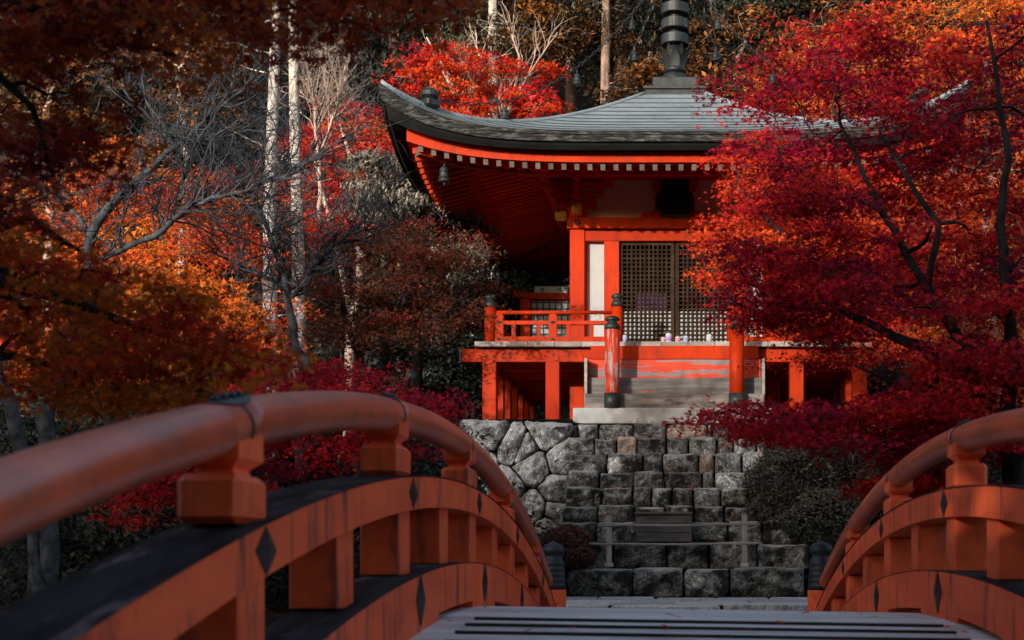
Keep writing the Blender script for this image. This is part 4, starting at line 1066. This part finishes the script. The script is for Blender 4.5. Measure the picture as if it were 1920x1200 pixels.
# --- right: near crimson maple (in the shade)
gapsR = [[(1430, 222), (1680, 205), (1630, 252), (1430, 280)], [(1560, 395), (1660, 385), (1680, 440), (1570, 450)], [(1700, 590), (1800, 580), (1790, 650), (1690, 650)], [(1425, 665), (1640, 690), (1640, 742), (1425, 742)], [(1250, 640), (1400, 640), (1400, 745), (1250, 745)]]
crA = pads_from([(1400, 165), (1430, 100), (1540, 60), (1640, 30), (1760, 90), (1840, 60), (1960, 30), (1990, 560), (1960, 700), (1760, 700), (1640, 600), (1560, 690), (1480, 640), (1500, 430), (1450, 330), (1420, 250)], 112, 12.6, 15.5, .46, .075, np.random.default_rng(21), mind=.95, holes=gapsR)
crA += pads_from([(1330, 765), (1440, 755), (1640, 750), (1800, 690), (1930, 640), (1930, 840), (1760, 850), (1660, 830), (1540, 820), (1430, 815), (1350, 790)], 48, 12.6, 14.5, .36, .08, np.random.default_rng(22), mind=.6)
crA += pads_from([(1540, 905), (1640, 865), (1700, 830), (1780, 850), (1760, 900), (1640, 920)], 10, 13, 14, .30, .06, np.random.default_rng(23), mind=.5)
crA += pads_from([(1370, 430), (1440, 440), (1570, 520), (1570, 640), (1480, 650), (1400, 600), (1345, 530)], 20, 14, 15.6, .34, .09, np.random.default_rng(24), mind=.7)
tA = [tr((1905, 1040, 13.4, 0.133), (1890, 860, 13.4, 0.117), (1850, 760, 13.5, 0.101), (1780, 680, 13.6, 0.078), (1700, 640, 13.8, 0.055), (1620, 600, 14, 0.039), (1540, 560, 14.3, 0.027)),
      tr((1850, 760, 13.5, 0.078), (1800, 640, 13.2, 0.058), (1740, 540, 13.2, 0.043), (1680, 440, 13.2, 0.035), (1620, 330, 13.4, 0.023), (1560, 200, 13.6, 0.016)),
      tr((1890, 860, 13.4, 0.094), (1900, 700, 13.2, 0.070), (1890, 560, 13, 0.058), (1875, 420, 13, 0.043), (1890, 300, 13, 0.035), (1870, 150, 13.2, 0.023), (1850, 40, 13.3, 0.016)),
      tr((1740, 540, 13.2, 0.035), (1760, 420, 13.3, 0.031), (1700, 330, 13.4, 0.023), (1650, 250, 13.5, 0.016)),
      tr((1780, 680, 13.6, 0.055), (1700, 760, 13.4, 0.039), (1600, 775, 13.3, 0.027), (1480, 785, 13.2, 0.016), (1380, 775, 13.2, 0.009))]
make_tree('maple_tree', 'large crimson maple with dark forking limbs to the right of the steps', 'tree', tA, crA, dict(per=58, spr=6, size=.046, kind='star', mat=M['l_crim'], face=.5, spray_r=.36, tilt=.6, flat=.07), M['bark_dark'], 31, 'maples around the hall')
# --- right: sunlit scarlet maple beside the hall
crB = pads_from([(1390, 255), (1450, 245), (1570, 285), (1640, 380), (1700, 520), (1600, 620), (1490, 610), (1440, 590), (1350, 560), (1345, 480), (1325, 430), (1395, 400), (1385, 330), (1365, 290)], 56, 19.6, 22.2, .52, .10, np.random.default_rng(25), mind=.9)
crB += pads_from([(1560, 300), (1760, 330), (1860, 520), (1800, 700), (1640, 680), (1600, 480)], 26, 19, 22, .55, .14, np.random.default_rng(26), mind=.75)
tB = [tr((1760, 1030, 20.5, .17), (1740, 860, 20.5, .15), (1690, 720, 20.6, .12), (1620, 600, 20.7, .09), (1540, 500, 20.8, .065), (1450, 420, 20.8, .045), (1380, 350, 20.8, .03)),
      tr((1690, 720, 20.6, .09), (1600, 680, 20.4, .07), (1500, 600, 20.2, .05), (1400, 520, 20.1, .035), (1330, 470, 20.1, .02)),
      tr((1620, 600, 20.7, .07), (1640, 480, 20.8, .055), (1600, 380, 21, .04), (1540, 320, 21, .025))]
make_tree('maple_tree', 'sunlit scarlet maple whose spray reaches across the front of the hall doors', 'tree', tB, crB, dict(per=62, spr=8, size=.046, kind='star', mat=M['l_scar'], face=.6, spray_r=.42, tilt=.7), M['bark_dark'], 32, 'maples around the hall')
# --- right rear: orange trees
crC = pads_from([(1480, 20), (1700, 0), (1960, 0), (1980, 330), (1900, 300), (1700, 230), (1560, 260), (1480, 160)], 36, 30, 35, .9, .2, np.random.default_rng(27), mind=.9)
make_tree('maple_tree', 'orange autumn tree high behind the crimson maple at the upper right', 'tree', [tr((1700, 900, 33, .22), (1690, 600, 33, .18), (1650, 350, 33, .13), (1600, 120, 33, .07)), tr((1690, 600, 33, .12), (1780, 350, 33, .09), (1850, 120, 33, .05))], crC, dict(per=80, spr=8, size=.075, kind='tri3', mat=M['l_orng'], face=.6, spray_r=.7), M['bark_grey'], 33, 'autumn trees behind the hall')
crD = pads_from([(1700, 330), (1940, 300), (1960, 760), (1760, 760), (1700, 620), (1760, 480)], 40, 22, 26, .7, .22, np.random.default_rng(28), mind=.8)
make_tree('maple_tree', 'glowing orange maple seen through gaps in the crimson maple at the right edge', 'tree', [tr((1900, 1000, 24, .16), (1880, 700, 24, .12), (1840, 500, 24, .08), (1860, 330, 24, .04))], crD, dict(per=70, spr=8, size=.058, kind='tri3', mat=M['l_orng'], face=.6, spray_r=.55), M['twig_pale'], 34, 'autumn trees behind the hall')

# --- left: near overhanging maple branches
def near_tree(label, polys, trunks, m, seed, spec):
    pads = []
    for k, (poly, n_, Y0, Y1, rx, rz) in enumerate(polys): pads += pads_from(poly, n_, Y0, Y1, rx, rz, np.random.default_rng(seed + k), mind=.8)
    return make_tree('maple_tree', label, 'tree', trunks, pads, dict(mat=m, **spec), M['bark_black'], seed + 50, 'maples around the hall', twig=.004)
near_tree('orange maple boughs hanging into the picture at the lower left', [([(-30, 400), (90, 430), (190, 520), (330, 540), (430, 600), (470, 690), (420, 740), (310, 770), (180, 760), (60, 745), (-30, 730)], 52, 6.2, 8.2, .24, .07)],
          [tr((-420, 1150, 7.6, .12), (-330, 800, 7.6, .10), (-180, 600, 7.4, .07), (-40, 520, 7.2, .05), (120, 560, 7.0, .028), (280, 620, 7.0, .016), (400, 660, 7, .008)), tr((-180, 600, 7.4, .05), (-60, 440, 7.2, .035), (60, 410, 7.2, .02), (150, 470, 7.2, .01)), tr((-330, 800, 7.6, .06), (-150, 690, 7, .035), (0, 660, 6.8, .022), (150, 700, 6.8, .012))],
          M['l_near'], 61, dict(per=26, spr=5, size=.038, kind='maple', face=.7, spray_r=.22, tilt=.8))
near_tree('dark red maple boughs close overhead at the upper left', [([(-60, -60), (560, -60), (540, 60), (470, 100), (420, 90), (330, 60), (290, 110), (250, 60), (150, 130), (200, 250), (120, 330), (60, 420), (-60, 430)], 50, 5.4, 7.0, .24, .06), ([(420, -40), (880, -40), (760, 20), (640, 40), (560, 30)], 10, 5.4, 6.4, .2, .04)],
          [tr((-560, 600, 6.4, .10), (-420, 200, 6.2, .07), (-250, 20, 6.0, .05), (0, 10, 5.9, .032), (170, 20, 5.9, .022), (240, 80, 5.9, .014), (330, 105, 5.9, .008)), tr((-250, 20, 6.0, .04), (-60, 90, 5.9, .024), (60, 200, 5.9, .014), (100, 330, 5.9, .008)), tr((170, 20, 5.9, .018), (350, -20, 5.8, .014), (560, -30, 5.8, .008), (760, -20, 5.7, .005))],
          M['l_shade'], 71, dict(per=26, spr=5, size=.040, kind='maple', face=.8, spray_r=.22, tilt=.8))

# --- left: bare grey tree
def bare_tree(label, trunks, seed, n1=60, n2=3, l1=1.0, bark='bark_grey', up=.35, name='bare_tree', group='bare trees on the left bank', spread=1.0, r1=.012):
    rng = np.random.default_rng(seed); root = empty(name, trunks[0][0][0], label, 'tree', group); mb = MB(); nodes_ = []
    for t_ in trunks:
        pts = [np.array(p[0], float) for p in t_]; rad = [p[1] for p in t_]; fine, fr_ = [], []
        for i in range(len(pts) - 1):
            for k in range(4):
                t = k / 4; fine.append(pts[i] * (1 - t) + pts[i + 1] * t + rng.normal(0, rad[i] * .35 + .004, 3)); fr_.append(rad[i] * (1 - t) + rad[i + 1] * t)
        fine.append(pts[-1]); fr_.append(rad[-1]); mb.tube(fine, fr_, n=8)
        for i in range(len(fine) - 1):
            if fr_[i] < trunks[0][0][1] * .62: nodes_.append((fine[i], fine[i + 1] - fine[i], fr_[i]))
    def grow(p, d, L_, r_, depth):
        d = d / (np.linalg.norm(d) + 1e-9); pts = [p]; n = 5; q = p.copy()
        for i in range(n):
            d = d + rng.normal(0, .22, 3); d[2] += .05; d /= np.linalg.norm(d); q = q + d * L_ / n; pts.append(q.copy())
        mb.tube(pts, [r_ * (1 - .7 * i / n) for i in range(n + 1)], n=4 if depth > 1 else 3, cap=False)
        if depth > 0:
            for _ in range(n2):
                i = rng.integers(1, n); dd = d + rng.normal(0, .75 * spread, 3); grow(pts[i], dd, L_ * rng.uniform(.4, .75), r_ * .55, depth - 1)
    for _ in range(n1):
        p, d, r_ = nodes_[rng.integers(len(nodes_))]; dd = d / np.linalg.norm(d) + rng.normal(0, .8 * spread, 3); dd[2] += up
        grow(np.array(p), dd, l1 * rng.uniform(.5, 1.3), min(r1, r_ * .7), 2)
    mb.build('trunk', M[bark], root, smooth=True); return root
bare_tree('bare grey lichened tree with a long limb arching over the bridge railing', [tr((60, 1130, 15.2, 0.098), (70, 900, 15.2, 0.086), (110, 700, 15.2, 0.075), (160, 520, 15.2, 0.069), (172, 440, 15.2, 0.058), (215, 380, 15.2, 0.049), (270, 325, 15.2, 0.038), (330, 275, 15.2, 0.029), (400, 215, 15.1, 0.020), (460, 160, 15, 0.013), (520, 95, 15, 0.007)),
     tr((160, 500, 15.2, 0.034), (290, 440, 15, 0.032), (360, 385, 15, 0.026), (430, 365, 14.9, 0.022), (530, 325, 14.8, 0.016), (600, 285, 14.7, 0.013), (700, 225, 14.6, 0.007)),
     tr((172, 440, 15.2, 0.023), (110, 370, 15.4, 0.018), (40, 340, 15.5, 0.011), (-60, 345, 15.6, 0.006)), tr((330, 275, 15.2, 0.018), (270, 210, 15.3, 0.013), (225, 160, 15.4, 0.009), (190, 90, 15.4, 0.005)), tr((310, 430, 15, 0.020), (345, 360, 15.1, 0.016), (345, 300, 15.1, 0.010)),
     tr((430, 365, 14.9, 0.011), (500, 400, 14.9, 0.008), (560, 470, 14.9, 0.005)), tr((330, 275, 15.2, 0.011), (440, 250, 15, 0.010), (540, 240, 14.9, 0.006))], 81, n1=240, l1=.9)
bare_tree('slender bare tree standing in front of the two pale trunks', [tr((565, 900, 16.5, .07), (567, 680, 16.5, .065), (548, 610, 16.5, .05), (535, 540, 16.5, .042), (520, 470, 16.4, .032), (480, 380, 16.4, .02), (430, 330, 16.4, .01)), tr((548, 560, 16.5, .03), (600, 490, 16.3, .024), (650, 440, 16.2, .016), (720, 420, 16.1, .009)), tr((535, 540, 16.5, .02), (460, 500, 16.5, .014), (390, 470, 16.4, .008))], 82, n1=110, l1=.85)
bare_tree('thick grey trunk leaning beside the far bank at the lower left', [tr((78, 1150, 13.5, .07), (62, 1000, 13.5, .065), (40, 860, 13.5, .075), (20, 760, 13.5, .07), (-20, 640, 13.5, .05), (-50, 520, 13.5, .03)), tr((95, 1150, 13.6, .10), (98, 950, 13.6, .095), (92, 780, 13.6, .08), (120, 640, 13.6, .05), (180, 560, 13.6, .03))], 83, n1=36, l1=.6)

# --- left: autumn maples in the sun
def maple(label, poly, n_, Y0, Y1, rx, rz, m, seed, trunk, per=60, spr=7, size=.055, kind='tri3', spray=.45, bark='bark_dark', group='autumn trees on the left bank', mind=.8, holes=(), face=.6, twig=.007, name='maple_tree', cat='tree', droop=0, tilt=.75):
    pads = pads_from(poly, n_, Y0, Y1, rx, rz, np.random.default_rng(seed), mind=mind, holes=holes)
    return make_tree(name, label, cat, trunk, pads, dict(per=per, spr=spr, size=size, kind=kind, mat=M[m], face=face, spray_r=spray, droop=droop, tilt=tilt), M[bark], seed + 1, group, twig=twig)
maple('bright orange-red maple glowing behind the bare grey tree', [(60, 290), (200, 250), (330, 270), (500, 310), (500, 420), (420, 470), (300, 480), (120, 440), (0, 430), (0, 330)], 38, 22, 26, .55, .11, 'l_orng', 101, [tr((300, 950, 24, .15), (290, 640, 24, .12), (260, 420, 24, .07), (200, 300, 24, .04)), tr((290, 640, 24, .09), (400, 430, 24, .06), (460, 330, 24, .03))])
maple('orange maple behind the low near boughs on the left', [(320, 440), (500, 430), (500, 700), (440, 740), (300, 760), (0, 760), (0, 470), (150, 480)], 60, 20, 24, .55, .18, 'l_orng', 103, [tr((390, 1000, 22, .14), (380, 760, 22, .11), (420, 620, 22, .07), (450, 500, 22, .04)), tr((380, 760, 22, .08), (220, 640, 22, .06), (100, 540, 22, .03))])
maple('thin orange-red maple with bare tips beside the left roof corner', [(600, 210), (690, 190), (730, 300), (760, 400), (690, 420), (640, 460), (560, 420), (580, 330), (540, 270)], 34, 28, 33, .62, .14, 'l_scar', 105, [tr((640, 900, 30, .14), (660, 600, 30, .11), (690, 400, 30, .07), (640, 240, 30, .03)), tr((660, 600, 30, .07), (620, 420, 30, .05), (590, 300, 30, .025))], per=46, size=.065, bark='twig_pale')
maple('scarlet maple in full sun rising behind the left slope of the roof', [(760, 130), (800, 90), (870, 85), (930, 150), (960, 120), (1030, 120), (1035, 175), (1000, 205), (900, 220), (800, 220), (785, 180)], 30, 37, 40, .5, .12, 'l_scar', 107, [tr((890, 700, 38.5, .2), (895, 400, 38.5, .15), (880, 240, 38.5, .09), (830, 130, 38.5, .04)), tr((895, 400, 38.5, .1), (930, 250, 38.5, .08), (980, 150, 38.5, .04))], per=46, size=.085, spray=.45, bark='twig_pale', group='autumn trees behind the hall')
bare_tree('pale leafless crown of sunlit twigs above the scarlet maple', [tr((880, 400, 38, .10), (870, 230, 38, .07), (840, 140, 38, .045), (800, 70, 38, .02)), tr((870, 230, 38, .05), (900, 120, 38, .035), (890, 50, 38, .015)), tr((900, 330, 38, .06), (960, 190, 38, .045), (975, 110, 38, .03), (950, 40, 38, .012)), tr((960, 190, 38, .03), (1010, 110, 38, .022), (1045, 60, 38, .01))], 84, n1=34, l1=1.3, bark='twig_pale', up=.9, spread=.5, r1=.02, group='bare trees behind the hall', n2=2)
bare_tree('pale arching bush of leafless twigs right of the two pale trunks', [tr((600, 420, 27, .05), (600, 300, 27, .035), (590, 200, 27, .02), (580, 130, 27, .01)), tr((600, 300, 27, .03), (630, 200, 27, .02), (650, 140, 27, .01))], 85, n1=46, l1=1.2, bark='twig_pale', up=.5, spread=.7, r1=.013)
maple('dull brown and dark red maple in the shade left of the hall', [(600, 440), (720, 430), (860, 420), (890, 520), (870, 600), (720, 640), (600, 640), (560, 560), (580, 480)], 46, 24, 27.5, .75, .08, 'l_brown', 109, [tr((700, 1000, 26, .15), (705, 760, 26, .12), (720, 620, 26, .08), (800, 500, 26, .04)), tr((705, 760, 26, .08), (650, 600, 26, .06), (620, 500, 26, .03))], per=60, size=.048)  # dark leaf colour stands in for shade left of the hall
maple('low crimson maple spreading behind the crown of the left handrail', [(420, 700), (500, 680), (620, 670), (700, 700), (790, 730), (860, 770), (850, 800), (760, 840), (620, 860), (450, 900), (300, 930), (240, 980), (230, 900), (380, 800)], 74, 15.5, 18.5, .44, .10, 'l_crim', 111, [tr((600, 1080, 17, .09), (600, 900, 17, .07), (640, 800, 17, .05), (720, 760, 17, .025)), tr((600, 900, 17, .05), (500, 800, 17, .035), (430, 740, 17, .02)), tr((600, 950, 17, .05), (420, 920, 17, .03), (280, 940, 17, .015))], per=58, size=.040, kind='star', spray=.34)
maple('pale olive-leaved evergreen hanging beside the left eave', [(690, 300), (740, 290), (800, 350), (860, 430), (880, 480), (820, 470), (740, 430), (690, 380)], 34, 27.5, 30, .55, .3, 'l_olive', 113, [tr((790, 900, 29, .13), (785, 650, 29, .11), (770, 450, 29, .07), (740, 330, 29, .03))], per=80, size=.075, kind='blade', droop=1.0, face=.9, tilt=.45, name='evergreen_tree')
maple('dark evergreen thicket behind the veranda posts on the left', [(560, 600), (700, 600), (900, 480), (1060, 470), (1070, 620), (1000, 790), (900, 800), (600, 790), (540, 700)], 90, 33.5, 37, .9, .45, 'l_dark', 115, [tr((800, 1000, 35, .14), (810, 700, 35, .1), (840, 560, 35, .05)), tr((940, 900, 35, .1), (950, 650, 35, .07), (960, 520, 35, .03))], per=60, size=.075, kind='oval', spray=.6, name='evergreen_tree', bark='bark_black')
maple('dark evergreen shrubs under the trees behind the left railing', [(-20, 700), (200, 740), (560, 840), (880, 820), (900, 1000), (880, 1130), (0, 1130)], 140, 17.5, 21, .55, .28, 'l_dark', 117, [tr((420, 1120, 19, .08), (430, 1000, 19, .06), (460, 900, 19, .03)), tr((120, 1120, 19, .08), (130, 1000, 19, .06), (160, 900, 19, .03))], per=50, size=.045, kind='oval', spray=.42, name='evergreen_shrubs', cat='shrub', bark='bark_black', group='shrubs')

# two pale trunks and the lit cedar trunks
def tall_trunk(label, base, pts, bark, seed, crown_from, leafm='l_conif', n_=50, group='tall conifers', rx=1.1, per=55, size=.10, half=150, Yd=1.5, stubs=10):
    rng = np.random.default_rng(seed); root = empty('conifer_tree', at(*base), label, 'tree', group)
    t_ = tr(*pts); mb = MB(); P = []; n = len(t_)
    mb.tube([p[0] for p in t_], [p[1] for p in t_], n=14)
    a, b = np.array(t_[0][0]), np.array(t_[-1][0])
    for _ in range(stubs):
        f = rng.uniform(.15, .95); p = a + (b - a) * f; d = rng.normal(0, 1, 3); d[2] = abs(d[2]) * .3 - .1; d /= np.linalg.norm(d)
        limb(mb, p, p + d * rng.uniform(.3, 1.1), .022, .006, rng, n=3, sides=4)
    top = t_[-1][0]; pads = []
    for k in range(n_):
        f = rng.uniform(0, 1) ** .8; z = top.z + 1.5 - (top.z + 1.5 - crown_from) * f; ang = rng.uniform(0, 2 * math.pi); rr = rx * (.25 + 1.5 * f) * rng.uniform(.4, 1)
        x0 = a[0] + (b[0] - a[0]) * (z - a[2]) / (b[2] - a[2]); y0 = a[1]
        pads.append((x0 + rr * math.cos(ang), y0 + rr * math.sin(ang), z, .8, .8, .35))
        limb(mb, (x0, y0, z + .5), (x0 + rr * math.cos(ang), y0 + rr * math.sin(ang), z), .035, .012, rng, n=3, sides=4, sag=.05)
    mb.build('trunk', M[bark], root, smooth=True)
    Pn, H, S = pad_points(pads, per, 5, rng, .7, .25)
    leaves('crown', Pn, H, size, 'blade', M[leafm], root, rng, .5, .9, .5)
    return root
tall_trunk('left of the two pale sunlit trunks behind the bare tree', (507, 900, 23), ((507, 900, 23, .14), (507, 660, 23, .125), (505, 400, 23, .105), (512, 200, 23, .09), (518, 20, 23, .078), (520, -260, 23, .05)), 'bark_pale', 121, 12.0, half=60, n_=26, per=30, rx=.8)
tall_trunk('right of the two pale sunlit trunks, slightly leaning', (563, 900, 25), ((566, 900, 25, .135), (562, 620, 25, .122), (557, 400, 25, .108), (552, 200, 25, .092), (549, 20, 25, .08), (548, -260, 25, .05)), 'bark_pale', 122, 12.6, n_=26, per=30, rx=.8)
tall_trunk('pale trunk peeping through the scarlet maple', (925, 700, 40.5), ((925, 700, 40.5, .2), (925, 300, 40.5, .17), (924, 80, 40.5, .14), (924, -200, 40.5, .08)), 'bark_pale', 123, 15.5, n_=26)
tall_trunk('lit cedar trunk left of the spire', (1133, 600, 41), ((1133, 600, 41, .18), (1134, 250, 41, .15), (1136, 0, 41, .12), (1136, -220, 41, .09)), 'bark_patch', 124, 17.6, n_=30)
tall_trunk('reddish cedar trunk close to the spire', (1164, 600, 43), ((1164, 600, 43, .25), (1164, 250, 43, .22), (1163, 0, 43, .18), (1163, -220, 43, .1)), 'bark_patch', 125, 18.2, n_=30)
tall_trunk('dim cedar trunk between the scarlet maple and the lit cedar', (1070, 600, 44), ((1070, 600, 44, .22), (1070, 250, 44, .19), (1071, 0, 44, .16), (1071, -220, 44, .09)), 'bark_red', 126, 17.6, n_=30)
# conifers further up the slope
con = [(-60, 47, 'far left edge'), (90, 44, 0), (215, 48, 0), (340, 43, 0), (430, 50, 0), (640, 46, 0), (735, 50, 0), (820, 45, 0), (1000, 52, 0), (1225, 50, 0), (1330, 46, 0), (1440, 50, 0), (1560, 46, 0), (1700, 50, 0), (1850, 46, 0), (1975, 50, 0)]
CONL = ['at the far left edge of the view', 'behind the dark red boughs at the upper left corner', 'high above the bare grey tree', 'just left of the two pale trunks, with orange specks', 'directly behind the two pale trunks', 'above the left roof tip, right of the pale trunks', 'between the roof tip and the scarlet maple', 'behind the left half of the scarlet maple',
        'behind the right half of the scarlet maple', 'directly behind the spire', 'just right of the spire and its chain', 'behind the left edge of the crimson crown', 'behind the top of the crimson maple crown', 'behind the orange tree at the upper right', 'towards the upper right corner', 'at the far right edge of the view']
for i, (px, Y, _) in enumerate(con):
    rng = np.random.default_rng(200 + i); X = at(px, 0, Y).x; zb = float(terrain(np.array(X), np.array(float(Y)))) - .3; H_ = 17 + rng.uniform(0, 4)
    root = empty('conifer_tree', (X, Y, zb), 'dark conifer on the wooded slope ' + CONL[i], 'tree', 'dark conifers on the slope')
    mb = MB().tube([(X, Y, zb), (X + .1, Y, zb + H_ * .5), (X, Y, zb + H_)], [.25, .17, .04], n=8); pads = []
    for k in range(95):
        f = rng.uniform(0, 1); z = zb + H_ * (.1 + .88 * f); rr = (2.5 * (1 - f) ** .7 + .3) * rng.uniform(.35, 1); a = rng.uniform(0, 2 * math.pi)
        pads.append((X + rr * math.cos(a), Y + rr * math.sin(a), z, .75, .75, .4))
        if k % 3 == 0: limb(mb, (X, Y, z + .4), (X + rr * math.cos(a), Y + rr * math.sin(a), z), .04, .015, rng, n=2, sides=4)
    mb.build('trunk', M['bark_red'], root, smooth=True)
    Pn, H, S = pad_points(pads, 26, 5, rng, .7, .3); H = H * .72
    pick = rng.uniform(0, 1, len(H)) < .035; H[pick] = 1.0
    leaves('crown', Pn, H, .17, 'blade', M['l_conif'], root, rng, .5, .9, .5)
# autumn broadleaf trees on the slope
hill_t = [('brownish-orange tree on the slope right of the spire', [(1300, 20), (1480, 0), (1500, 150), (1420, 250), (1340, 200), (1290, 120)], 'l_hill', 40), ('amber tree on the slope above the right roof ridge', [(1480, 0), (1760, 0), (1760, 200), (1620, 180), (1500, 140)], 'l_hill', 42), ('sparse amber tree on the slope at the top centre', [(900, -20), (1100, -20), (1060, 70), (980, 90), (900, 30)], 'l_hill', 42), ('low amber tree between the cedars and the spire', [(1170, 120), (1250, 110), (1240, 200), (1160, 200)], 'l_hill', 42),
          ('faded orange tree on the slope behind the upper left boughs', [(250, 60), (420, 60), (450, 200), (330, 240), (260, 180)], 'l_hill', 40), ('rusty tree on the slope at the far left', [(-20, 120), (180, 120), (200, 300), (0, 320)], 'l_hill', 38)]
for i, (lab, poly, lm, Y) in enumerate(hill_t):
    cx = sum(p[0] for p in poly) / len(poly); cy = sum(p[1] for p in poly) / len(poly)
    maple(lab, poly, 14, Y - 2, Y + 1, .9, .35, lm, 300 + i * 2, [tr((cx, cy + 420, Y, .16), (cx + 6, cy + 150, Y, .12), (cx - 10, cy, Y, .07), (cx + 15, cy - 60, Y, .03))], per=34, size=.085, spray=.7, bark='twig_pale', group='autumn trees behind the hall', kind='oval')

# bushes
def bush(name, label, blobs, m, n_, size, seed, group='shrubs', bark='bark_black', kind='oval'):
    rng = np.random.default_rng(seed); P, H = [], []
    for (px, py, Y, rx, rz, w_) in blobs:
        c = at(px, py, Y); k = int(n_ * w_); d = rng.normal(0, 1, (k, 3)); d /= np.linalg.norm(d, axis=1)[:, None]
        lump = 1 + .12 * np.sin(d[:, 0] * 5 + seed) * np.cos(d[:, 2] * 6) + .08 * np.sin(d[:, 1] * 9 + d[:, 0] * 7)
        r_ = lump * rng.uniform(.55, 1.0, k) ** .35
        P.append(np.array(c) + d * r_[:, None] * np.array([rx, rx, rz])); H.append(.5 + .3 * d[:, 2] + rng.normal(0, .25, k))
    P = np.concatenate(P); H = np.concatenate(H); b0 = blobs[0]; c0 = at(b0[0], b0[1], b0[2]); base = Vector((c0.x, c0.y, c0.z - b0[4]))
    root = empty(name, base, label, 'shrub', group); leaves('foliage', P, H, size, kind, m, root, rng, 1.0, 0, .4)
    mb = MB()
    for (px, py, Y, rx, rz, w_) in blobs:
        c = np.array(at(px, py, Y)); b_ = c - np.array([0, 0, rz * 1.0])
        for _ in range(8):
            d = rng.normal(0, .5, 3); limb(mb, b_, c + d * np.array([rx, rx, rz]), .02, .006, rng, n=3, sides=4)
    mb.build('stems', M[bark], root)
bush('clipped_bush', 'big dark clipped bush covering the right side of the stone steps', [(1500, 900, 22.6, .85, .72, 1), (1450, 960, 22.3, .42, .55, .35), (1580, 860, 22.8, .75, .6, .6), (1545, 980, 22.0, .75, .6, .7), (1480, 830, 23.2, .5, .4, .3), (1620, 960, 22.4, .6, .8, .5)], M['l_bush'], 15000, .030, 401)
bush('round_shrub', 'small round rust-brown shrub at the left foot of the steps', [(1060, 1018, 21.2, .40, .26, 1), (1075, 1045, 21.0, .33, .18, .5)], M['l_rust'], 6500, .022, 402)
bush('dark_bush', 'low dark bush below the right end of the veranda', [(1680, 930, 23, .9, .9, 1), (1780, 990, 22, 1.0, .8, 1), (1700, 1050, 21.5, .8, .45, .6), (1870, 930, 22, .9, 1.0, .8)], M['l_dark'], 7000, .045, 403)
bush('dark_bush', 'dark hollow thicket under the crimson leaves right of the hall', [(1720, 760, 29, 1.3, 1.2, 1), (1850, 800, 28, 1.5, 1.3, 1), (1900, 640, 30, 1.4, 1.6, 1)], M['l_dark'], 7000, .07, 404)

# a few leaves blown on to the bridge and the steps
rng = np.random.default_rng(510); pts = []
for _ in range(26):
    y_ = rng.uniform(5.6, 8.9); x = rng.uniform(-1.2, 1.45); pts.append((x, y_, deckz(y_, x) + .028))
for k in range(nrow):
    for _ in range(24): pts.append((rng.uniform(-1.9, 1.9), stepY[k] + rng.uniform(.0, .12), zpx(rows[k], stepY[k]) + .03))
fb = leaves('scattered_leaves', np.array(pts), rng.uniform(0, 1, len(pts)), .040, 'maple', M['l_scar'], None, rng, .25)
tag(fb, 'few red leaves blown on to the bridge deck and the stone treads', 'fallen leaves', kind='stuff')
# fallen leaves, then unseen trees added behind the camera to block light
rng = np.random.default_rng(500); n = 9000
X = rng.uniform(-14, 12, n); Y = rng.uniform(15.5, 37, n); keep = ~((np.abs(X) < 2.2) & (Y < 25.2)) & ~((np.abs(X + .05) < 4.3) & (Y > 24)); X, Y = X[keep], Y[keep]
fl = leaves('fallen_leaves', np.stack([X, Y, terrain(X, Y) + .03], -1), rng.uniform(0, 1, len(X)), .045, 'tri3', M['l_brown'], None, rng, .35)
tag(fl, 'fallen maple leaves scattered over the dark ground', 'fallen leaves', kind='stuff')
rng = np.random.default_rng(501); ca, sa = math.cos(R(SUN_AZ)), math.sin(R(SUN_AZ)); pads = []
for k in range(330):
    a = rng.uniform(-48, 62); q = rng.uniform(-34, -27); x = q * sa + a * ca; y_ = q * ca - a * sa
    zb = float(terrain(np.array(x), np.array(y_))); pads.append((x, y_, zb + .9 + rng.uniform(.0, 1.0) ** 1.2 * 2.6, 1.5, 1.5, .7))
for k in range(330):                       # taller added trees behind the camera, right of the sun, to darken the bridge
    a = rng.uniform(-4.5, 24); q = rng.uniform(-12, -6.5); pads.append((q * sa + a * ca, q * ca - a * sa, rng.uniform(2.5, 17), 1.5, 1.5, .8))
for k in range(60):
    a = rng.uniform(-8.0, -4.5); q = rng.uniform(-11, -7.5); pads.append((q * sa + a * ca, q * ca - a * sa, rng.uniform(1.5, 9.2), 1.2, 1.2, .6))
for k in range(170):                       # lower added trees along the left bank, unseen, to cut skylight
    a = rng.uniform(-30, -8); q = rng.uniform(-9, -5); pads.append((q * sa + a * ca, q * ca - a * sa, rng.uniform(1.0, 6.8), 1.4, 1.4, .7))
Pn, H, S = pad_points(pads, 22, 6, rng, 1.0, .3)
wr = leaves('shade_woodland', Pn, H, .36, 'oval', M['l_dark'], None, rng, 1.0)
tag(wr, 'unseen trees added behind the near end of the bridge to shade it', 'shade_woodland', kind='stuff')
